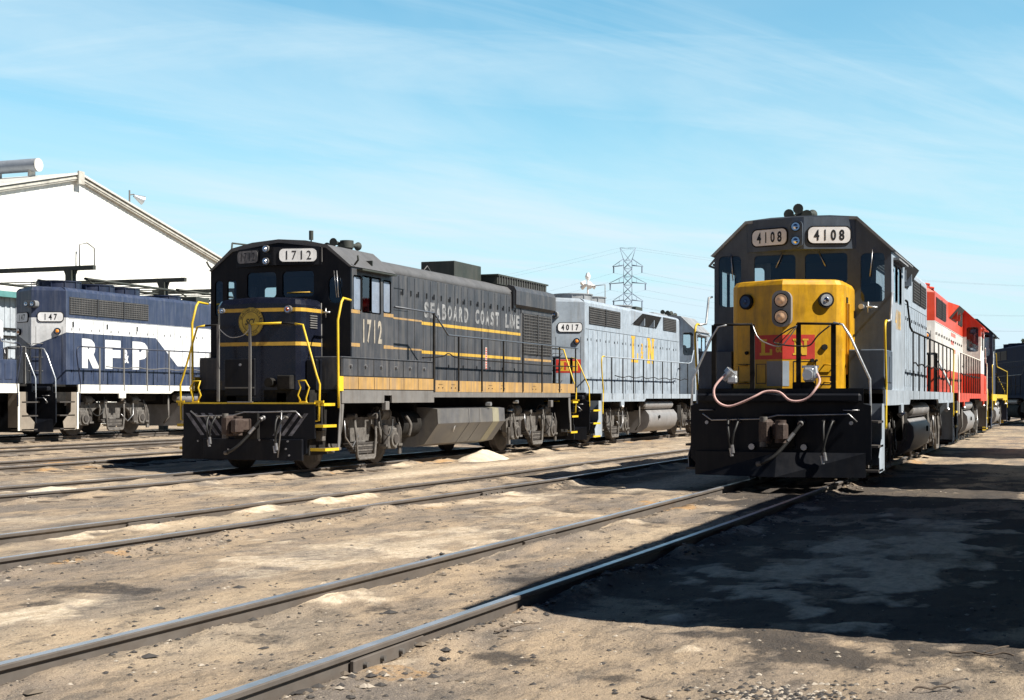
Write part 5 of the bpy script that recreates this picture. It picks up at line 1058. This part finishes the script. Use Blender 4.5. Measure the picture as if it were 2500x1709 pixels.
def stone(x, y, r, m, flat=.6):
    z = float(ground_z(np.array([x]), np.array([y]))[0]); vs = []; 
    for (a, c) in ((0, -1), *[(i, 0) for i in range(5)], (0, 1)):
        if c == 0: t = a * 1.2566 + rs.rand() * .5; q = r * (.7 + .6 * rs.rand()); vs.append((x + q * math.cos(t), y + q * math.sin(t) * 1.2, z + r * flat * .3 * rs.rand()))
        else: vs.append((x + (rs.rand() - .5) * r * .5, y + (rs.rand() - .5) * r * .5, z + r * flat * (c if c > 0 else -.5)))
    b.add(vs, [(0, 1 + (i + 1) % 5, 1 + i) for i in range(5)] + [(6, 1 + i, 1 + (i + 1) % 5) for i in range(5)], m)
for i in range(9000):
    y = 4.4 + 26 * rs.rand() ** 1.7; x = -15 + 15.5 * rs.rand() if y > 9 else -9.5 + 9.5 * rs.rand()
    stone(x, y, .006 + .016 * rs.rand() ** 2, STN[rs.choice([0, 0, 1, 1, 0, 2])])
for i in range(6500):
    t = 'ab'[rs.randint(2)]; y = 4.5 + 24 * rs.rand() ** 1.3; x = float(centre(t, y)) + rs.choice([-1, 1]) * (HG + rs.normal() * .14 + .12)
    stone(x, y, .008 + .028 * rs.rand() ** 3, STN[rs.choice([0, 1, 1, 1, 0, 2])])
for i in range(700):
    y = 6.9 + rs.normal() * .28; x = -1.3 + rs.normal() * .22; stone(x, y, .008 + .014 * rs.rand(), STN[rs.choice([0, 0, 2])])
for i in range(150):
    y = 5 + 20 * rs.rand() ** 1.4; x = -9.2 + 9.2 * rs.rand(); stone(x, y, .03 + .035 * rs.rand(), STN[rs.choice([0, 1])], .35)
tag(b.build('gravel'), kind='stuff')
def twig(x, y, ang, ln, label, seed):
    r2 = random.Random(seed); b = MB(); z = float(ground_z(np.array([x]), np.array([y]))[0]) + .012; P = []
    for i in range(7):
        u = i / 6 * ln; P.append((math.cos(ang) * u + math.sin(ang) * r2.uniform(-.05, .05) * ln, math.sin(ang) * u + math.cos(ang) * r2.uniform(-.05, .05) * ln, r2.uniform(0, .02)))
    b.tube(smooth_pts(P, 3), .006, 'tie', 5); b.tube([P[3], (P[3][0] + .1, P[3][1] + .12, .03), (P[3][0] + .14, P[3][1] + .24, .02)], .004, 'tie', 5)
    return tag(b.build('twig', None, (x, y, z)), label, 'twig')
twig(-1.95, 6.75, -.1, .55, 'long bent dark twig on the dirt at the bottom, right of centre', 1)
twig(-.72, 7.4, .6, .22, 'small forked twig on the dirt near the bottom right corner', 2)
twig(-3.32, 8.25, 1.3, .22, 'thin dry stalk beside the nearest rail, by the tip of the shadow', 3)
twig(-.62, 8.55, .1, .35, 'short dark stick half in the shadow edge at the right', 4)

# ---------------------------------------------------------------- white shed
M['shedwall'] = mat('white corrugated wall', (.80, .80, .76), .6, dirt=(.62, .52, .38), amt=.35, sc=(1, 1.6, .12), lo=.5, hi=.8)
M['shedroof'] = mat('pale roof sheet', (.62, .61, .57), .5, dirt=(.4, .38, .34), amt=.4, sc=(.4, .4, .4))
M['trim'] = mat('weathered roof trim', (.50, .48, .43), .6, dirt=(.2, .17, .13), amt=.5, sc=(1, 3, 3))
M['leanwall'] = mat('grey corrugated wall', (.42, .46, .50), .6, dirt=(.25, .25, .25), amt=.4, sc=(1, 3, .3))
M['teal'] = mat('teal roof edge', (.10, .26, .25), .5)
M['galv'] = mat('galvanised pipe', (.33, .37, .42), .45, metal=.3, dirt=(.5, .5, .5), amt=.3, sc=(1, 1, 1))
GZ = .135
root = tag(empty('shed', (-42, 53.2, GZ)), 'large white gabled shed with a roof vent pipe, behind the blue locomotives', 'shed')
w_ = MB(); ez = 8.6 - GZ; rz = 11.50 - GZ; y0, y1 = -12.2, 12.0
prof = [(y0, -.1), (y1, -.1), (y1, ez), (0, rz), (y0, ez - .05)]
w_.prism(prof, 'x', -45, 0, 'shedwall')
k = int((y1 - y0) / .30)
for i in range(k):
    yy = y0 + (i + .5) * .30; zt = ez + (rz - ez) * (1 - abs(yy) / 12.1) - .25
    w_.box(0, .010, yy - .05, yy + .05, -.1, zt, 'shedwall')
w_.build('gable_wall', root)
r = MB()
for s, ye in ((-1, y0 - .4), (1, y1 + .5)):
    sl = (rz - ez) / 12.1; ze = rz - abs(ye) * sl
    r.add([(-45.3, 0, rz + .03), (.25, 0, rz + .03), (.25, ye, ze + .03), (-45.3, ye, ze + .03), (-45.3, 0, rz + .12), (.25, 0, rz + .12), (.25, ye, ze + .12), (-45.3, ye, ze + .12)], [(0, 1, 2, 3), (4, 5, 6, 7), (1, 2, 6, 5), (2, 3, 7, 6), (0, 3, 7, 4)], 'shedroof')
r.build('roof', root)
t = MB()
for s, ye in ((-1, y0 - .4), (1, y1 + .5)):
    sl = (rz - ez) / 12.1; ze = rz - abs(ye) * sl
    for a, b2, d in ((-.22, -.02, .14), (-.15, -.09, .18)): t.add([(.03, 0, rz + a), (.03 + d, 0, rz + a), (.03 + d, ye, ze + a), (.03, ye, ze + a), (.03, 0, rz + b2), (.03 + d, 0, rz + b2), (.03 + d, ye, ze + b2), (.03, ye, ze + b2)], [(0, 1, 2, 3), (4, 5, 6, 7), (1, 2, 6, 5), (0, 3, 7, 4), (2, 3, 7, 6)], 'trim')
t.box(.24, .32, -.2, .2, rz - .42, rz + .16, 'trim'); t.build('trim', root)
v = MB(); v.cyl((-1.4, -.9, rz + .42), (-16, -.9, rz + .42), .30, 'galv', 24); v.cyl((-1.38, -.9, rz + .42), (-1.34, -.9, rz + .42), .30, 'shedroof', 24)
for i in range(8): v.box(-1.8 - i * 1.9, -1.7 - i * 1.9, -1.1, -.7, rz - .1, rz + .2, 'trim')
v.cyl((-4.2, -1.2, rz + .6), (-4.2, -1.2, rz + .95), .40, 'galv', 20); v.cyl((-4.2, -1.2, rz + .95), (-4.2, -1.2, rz + 1.0), .55, 'galv', 20)
v.build('roof_vent_pipe', root)
ln = tag(empty('lean_to', (-38.2, 36, GZ)), 'low grey corrugated lean-to with teal roof edge behind the blue locomotives', 'lean-to')
b = MB(); b.box(-3.7, 0, -14, 13, -.1, 5.1, 'leanwall')
for i in range(88): b.box(0, .03, -13.9 + i * .31, -13.8 + i * .31, -.1, 5.1, 'leanwall')
for z in (3.6, 3.9): b.tube([(.08, -14, z), (.08, 13, z)], .04, 'under')
b.build('wall', ln); b = MB(); b.box(-3.75, .35, -14.2, 13.2, 5.1, 5.32, 'teal'); b.box(-3.7, .3, -14.1, 13.1, 5.32, 5.38, 'shedroof'); b.build('roof', ln)
def floodlight(x, y, z, label, h=.9, dbl=False):
    r_ = tag(empty('floodlight', (x, y, z)), label, 'floodlight'); b = MB(); b.cyl((0, 0, -.2), (0, 0, h), .04, 'slat', 8); b.tube([(0, 0, h * .8), (0, .35, h * .86)], .03, 'slat'); b.build('pole', r_)
    b = MB(); b.cyl((0, .35, h * .8), (.25, .75, h * .62), .07, 'alu', 12, r1=.24, cap=False); b.cyl((.2, .68, h * .65), (.24, .73, h * .63), .2, 'board', 12); b.build('lamp_head', r_)
floodlight(-42.4, 57.72, 10.35, 'floodlight on a pole on the shed roof, right one of two', 1.1)
floodlight(-43.5, 56.5, 10.6, 'small floodlight on the shed roof, the left one of two', .5)
# overhead service racks behind 147
for i, yy in enumerate((40.5, 45.95, 51.2)):
    lab = ('dark steel overhead rack with a T shaped arm, leftmost of three above the blue locomotive', 'dark steel overhead rack with a T shaped arm, middle of three', 'dark steel overhead rack with a T shaped arm, beside the black cab, rightmost of three')[i]
    r_ = tag(empty('overhead_rack', (-32.2, yy, GZ)), lab, 'overhead rack', 'service racks behind the blue locomotive'); ht = 5.8
    b = MB(); b.box(-.13, .13, -.13, .13, -.1, ht - .15, 'exh'); b.prism([(-.11, ht - .5), (.11, ht - .5), (.25, ht - .15), (-.25, ht - .15)], 'y', -.06, .06, 'exh'); b.build('post', r_)
    b = MB(); b.box(-4.2, 1.0, -.08, .08, ht - .15, ht, 'exh'); b.build('arm', r_)
    if i < 2:
        b = MB()
        for x in (-3.6, -1.4, .6): b.tube([(x, 0, ht - .45), (x, 5.3, ht - .5)], .05, 'exh')
        for k in range(6): b.tube([(-3.6, .3 + k * .9, ht - .46), (.6, .6 + k * .9, ht - .48)], .02, 'exh')
        b.tube([(.6, .1, ht - .5), (-1.4, 5, ht - .9)], .03, 'exh'); b.build('pipes', r_)
    if i: continue
    b = MB(); b.tube([(.3, .1, ht), (.3, .1, ht + .75), (.3, .5, ht + .85), (.3, .9, ht + .7), (.3, .9, ht)], .022, 'slat'); b.cyl((0, .3, ht), (0, .3, ht + .55), .03, 'shedroof', 8); b.build('riser_pipe', r_)
# wall bracket on the shed corner
b = MB(); b.tube([(0, 0, 0), (.5, .2, .1), (.5, .4, 1.3)], .05, 'exh'); b.tube([(.5, .4, 1.3), (.6, 2.0, 1.35)], .05, 'exh'); b.tube([(.5, .4, 1.0), (.55, 1.1, .5), (.5, .3, .1)], .03, 'exh')
tag(b.build('wall_bracket', None, (-41.9, 64.9, 8.3)), 'dark metal bracket at the right eave of the white shed', 'bracket')

# ---------------------------------------------------------------- far things
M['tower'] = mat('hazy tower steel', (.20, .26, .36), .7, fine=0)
def pylon():
    root = empty('transmission_tower', (-123.2, 413.5, -.2)); H = 47.; b = MB(); r = .11
    def half(z): return 1.25 if z > 25 else 1.25 + (25 - z) * .13
    zs = [0, 5, 10, 15, 19.5, 22.8, 25.5, 28, 30.5, 33, 35.5, 38, 40.5, 43]
    for i in range(len(zs) - 1):
        a, c = half(zs[i]), half(zs[i + 1]); z0, z1 = zs[i], zs[i + 1]
        co = [(-1, -1), (1, -1), (1, 1), (-1, 1)]
        for k in range(4):
            p, q = co[k], co[(k + 1) % 4]
            b.tube([(p[0] * a, p[1] * a, z0), (p[0] * c, p[1] * c, z1)], r, 'tower', 4); b.tube([(p[0] * a, p[1] * a, z0), (q[0] * c, q[1] * c, z1)], r * .7, 'tower', 4); b.tube([(q[0] * a, q[1] * a, z0), (p[0] * c, p[1] * c, z1)], r * .7, 'tower', 4); b.tube([(p[0] * c, p[1] * c, z1), (q[0] * c, q[1] * c, z1)], r * .6, 'tower', 4)
    b.build('lattice_mast', root)
    for z, wd in ((41.5, 4.6), (36.3, 5.7), (31.0, 4.6)):
        c = MB()
        for s in (-1, 1):
            for yy in (-1.2, 1.2): c.tube([(s * 1.2, yy, z), (s * wd, 0, z - .4)], r * 1.1, 'tower', 4); c.tube([(s * 1.2, yy, z + 2.0), (s * wd, 0, z - .3)], r * .7, 'tower', 4)
            c.tube([(s * 2.6, 0, z + 1.0), (s * 2.6, 0, z - .2)], r * .7, 'tower', 4)
        c.build('cross_arm', root)
        for s in (-1, 1): i_ = MB(); i_.cyl((s * wd * .93, 0, z - .4), (s * wd * .93, 0, z - 2.3), .2, 'tower', 6); i_.build('insulator', root)
    c = MB()
    for s in (-1, 1):
        c.tube([(s * 1.25, 0, 43), (s * 2.4, 0, 46.8)], r, 'tower', 4); c.tube([(-s * .6, 0, 43), (s * 2.4, 0, 46.8)], r * .8, 'tower', 4); c.tube([(0, 0, 46.7), (s * 2.4, 0, 46.8)], r * .8, 'tower', 4)
    c.build('peak', root); return root
py0 = tag(pylon(), 'tall lattice power line tower rising behind the grey locomotive 4017', 'power pylon'); py0.rotation_euler.z = .3
far = [(-89.3, 523.2, -.2), (-330, 470, -.2)]
wm = MB()
def catenary(p, q, sag, r=.035, n=16):
    p = Vector(p); q = Vector(q); return [p.lerp(q, i / n) + Vector((0, 0, -4 * sag * (i / n) * (1 - i / n))) for i in range(n + 1)]
c_, s_ = math.cos(.3), math.sin(.3)
for j, fp_ in enumerate(((40, 560, -6), (-360, 560, -8))):
    for z, wd in ((39.2, 4.3), (34.0, 5.3), (28.7, 4.3), (46.8, 2.4)):
        for s in (-1, 1):
            a = (-123.2 + c_ * s * wd, 413.5 + s_ * s * wd, z - .2); d = (fp_[0] + c_ * s * wd, fp_[1] + s_ * s * wd, z + fp_[2])
            wm.tube(catenary(a, d, 7 if z < 46 else 4), .022, 'tower', 3)
tag(wm.build('power_lines'), 'thin power lines sagging away from the lattice tower', 'power lines')
# cluster of white yard lights far away
r_ = tag(empty('light_mast', (-46.9, 142.7, 0)), 'mast with a cluster of white yard lamps beyond the grey locomotive 4017', 'light mast'); b = MB(); b.cyl((0, 0, 0), (0, 0, 14.2), .15, 'board', 10, r1=.1); b.cyl((0, 0, 13.1), (0, 0, 13.3), .45, 'board', 12); b.tube([(.4, 0, 11), (1.9, 0, 11.2), (1.9, 0, 13.2), (.5, 0, 13.1)], .05, 'slat'); b.build('pole', r_)
for k in range(5):
    t = k * 1.2566 + .3; b = MB(); b.cyl((math.cos(t) * .35, math.sin(t) * .35, 13.2 + .35 * (k % 2)), (math.cos(t) * .8, math.sin(t) * .8, 12.95 + .35 * (k % 2)), .15, 'board', 10, r1=.24); b.build('lamp_head', r_)
b = MB(); b.cyl((0, 0, 13.8), (0, 0, 14.1), .2, 'board', 10, r1=.3); b.cyl((0, 0, 14.1), (0, 0, 14.5), .3, 'board', 12, r1=.15); b.build('lamp_head', r_)
# wooded skyline and poles beyond the right edge of the yard
M['leaf'] = mat('distant foliage', (.035, .055, .04), .9, dirt=(.07, .09, .06), amt=.6, sc=(1, 1, 1), lo=.4, hi=.6)
M['bark'] = mat('distant bark', (.07, .055, .045), .9)
def pine(x, y, h, label, seed, spread=.16):
    r2 = random.Random(seed); root = tag(empty('pine_tree', (x, y, -.1)), label, 'tree', 'trees on the far side of the yard'); t = MB(); t.tube([(0, 0, 0), (r2.uniform(-.1, .1), 0, h * .5), (0, 0, h * .97)], .14, 'bark', 6); t.build('trunk', root)
    c = MB(); n = 240
    for i in range(n):
        u = r2.random() ** .8; z = h * (.22 + .78 * u); rad = h * spread * (1 - u) ** .8 + .12; a = r2.uniform(0, 6.283); q = rad * (r2.random() ** .5) * (1 + .25 * math.sin(a * 3 + z * 2.1)); p = Vector((math.cos(a) * q, math.sin(a) * q, z - q * .25)); sz = r2.uniform(.15, .38) * h / 9
        d = Vector((r2.uniform(-1, 1), r2.uniform(-1, 1), r2.uniform(-.5, .5))).normalized(); e2 = d.orthogonal().normalized()
        c.add([p - d * sz - e2 * sz * .4, p + d * sz - e2 * sz * .4, p + e2 * sz * .7], [(0, 1, 2)], 'leaf')
    c.build('crown', root)
tl = [(-5.7, 169.5, 6.8, 'spiky bare topped tree at the right edge of the skyline, left of three'), (-5.1, 169.8, 7.5, 'spiky tree at the right edge of the skyline, middle of three'), (-4.4, 170, 8.0, 'tallest spiky tree at the right edge of the skyline')]
for i, (x, y, h, lab) in enumerate(tl): pine(x, y, h, lab, i, .07)
# one mass of woods along the horizon
c = MB(); r2 = random.Random(9)
for i in range(9000):
    x = r2.uniform(-420, 160); y = 330 + r2.uniform(0, 40) + abs(x + 60) * .1; top = 5 + 2 * math.sin(x * .045) + 1 * math.sin(x * .17 + 1); z = top * r2.random() ** .6
    if y < 300: continue
    s0 = r2.uniform(.8, 2.0); d = Vector((r2.uniform(-1, 1), r2.uniform(-1, 1), r2.uniform(-1, 1))).normalized(); e2 = d.orthogonal().normalized(); p = Vector((x, y, z))
    c.add([p - d * s0 - e2 * s0 * .5, p + d * s0 - e2 * s0 * .5, p + e2 * s0], [(0, 1, 2)], 'leaf')
tag(c.build('woods'), kind='stuff')
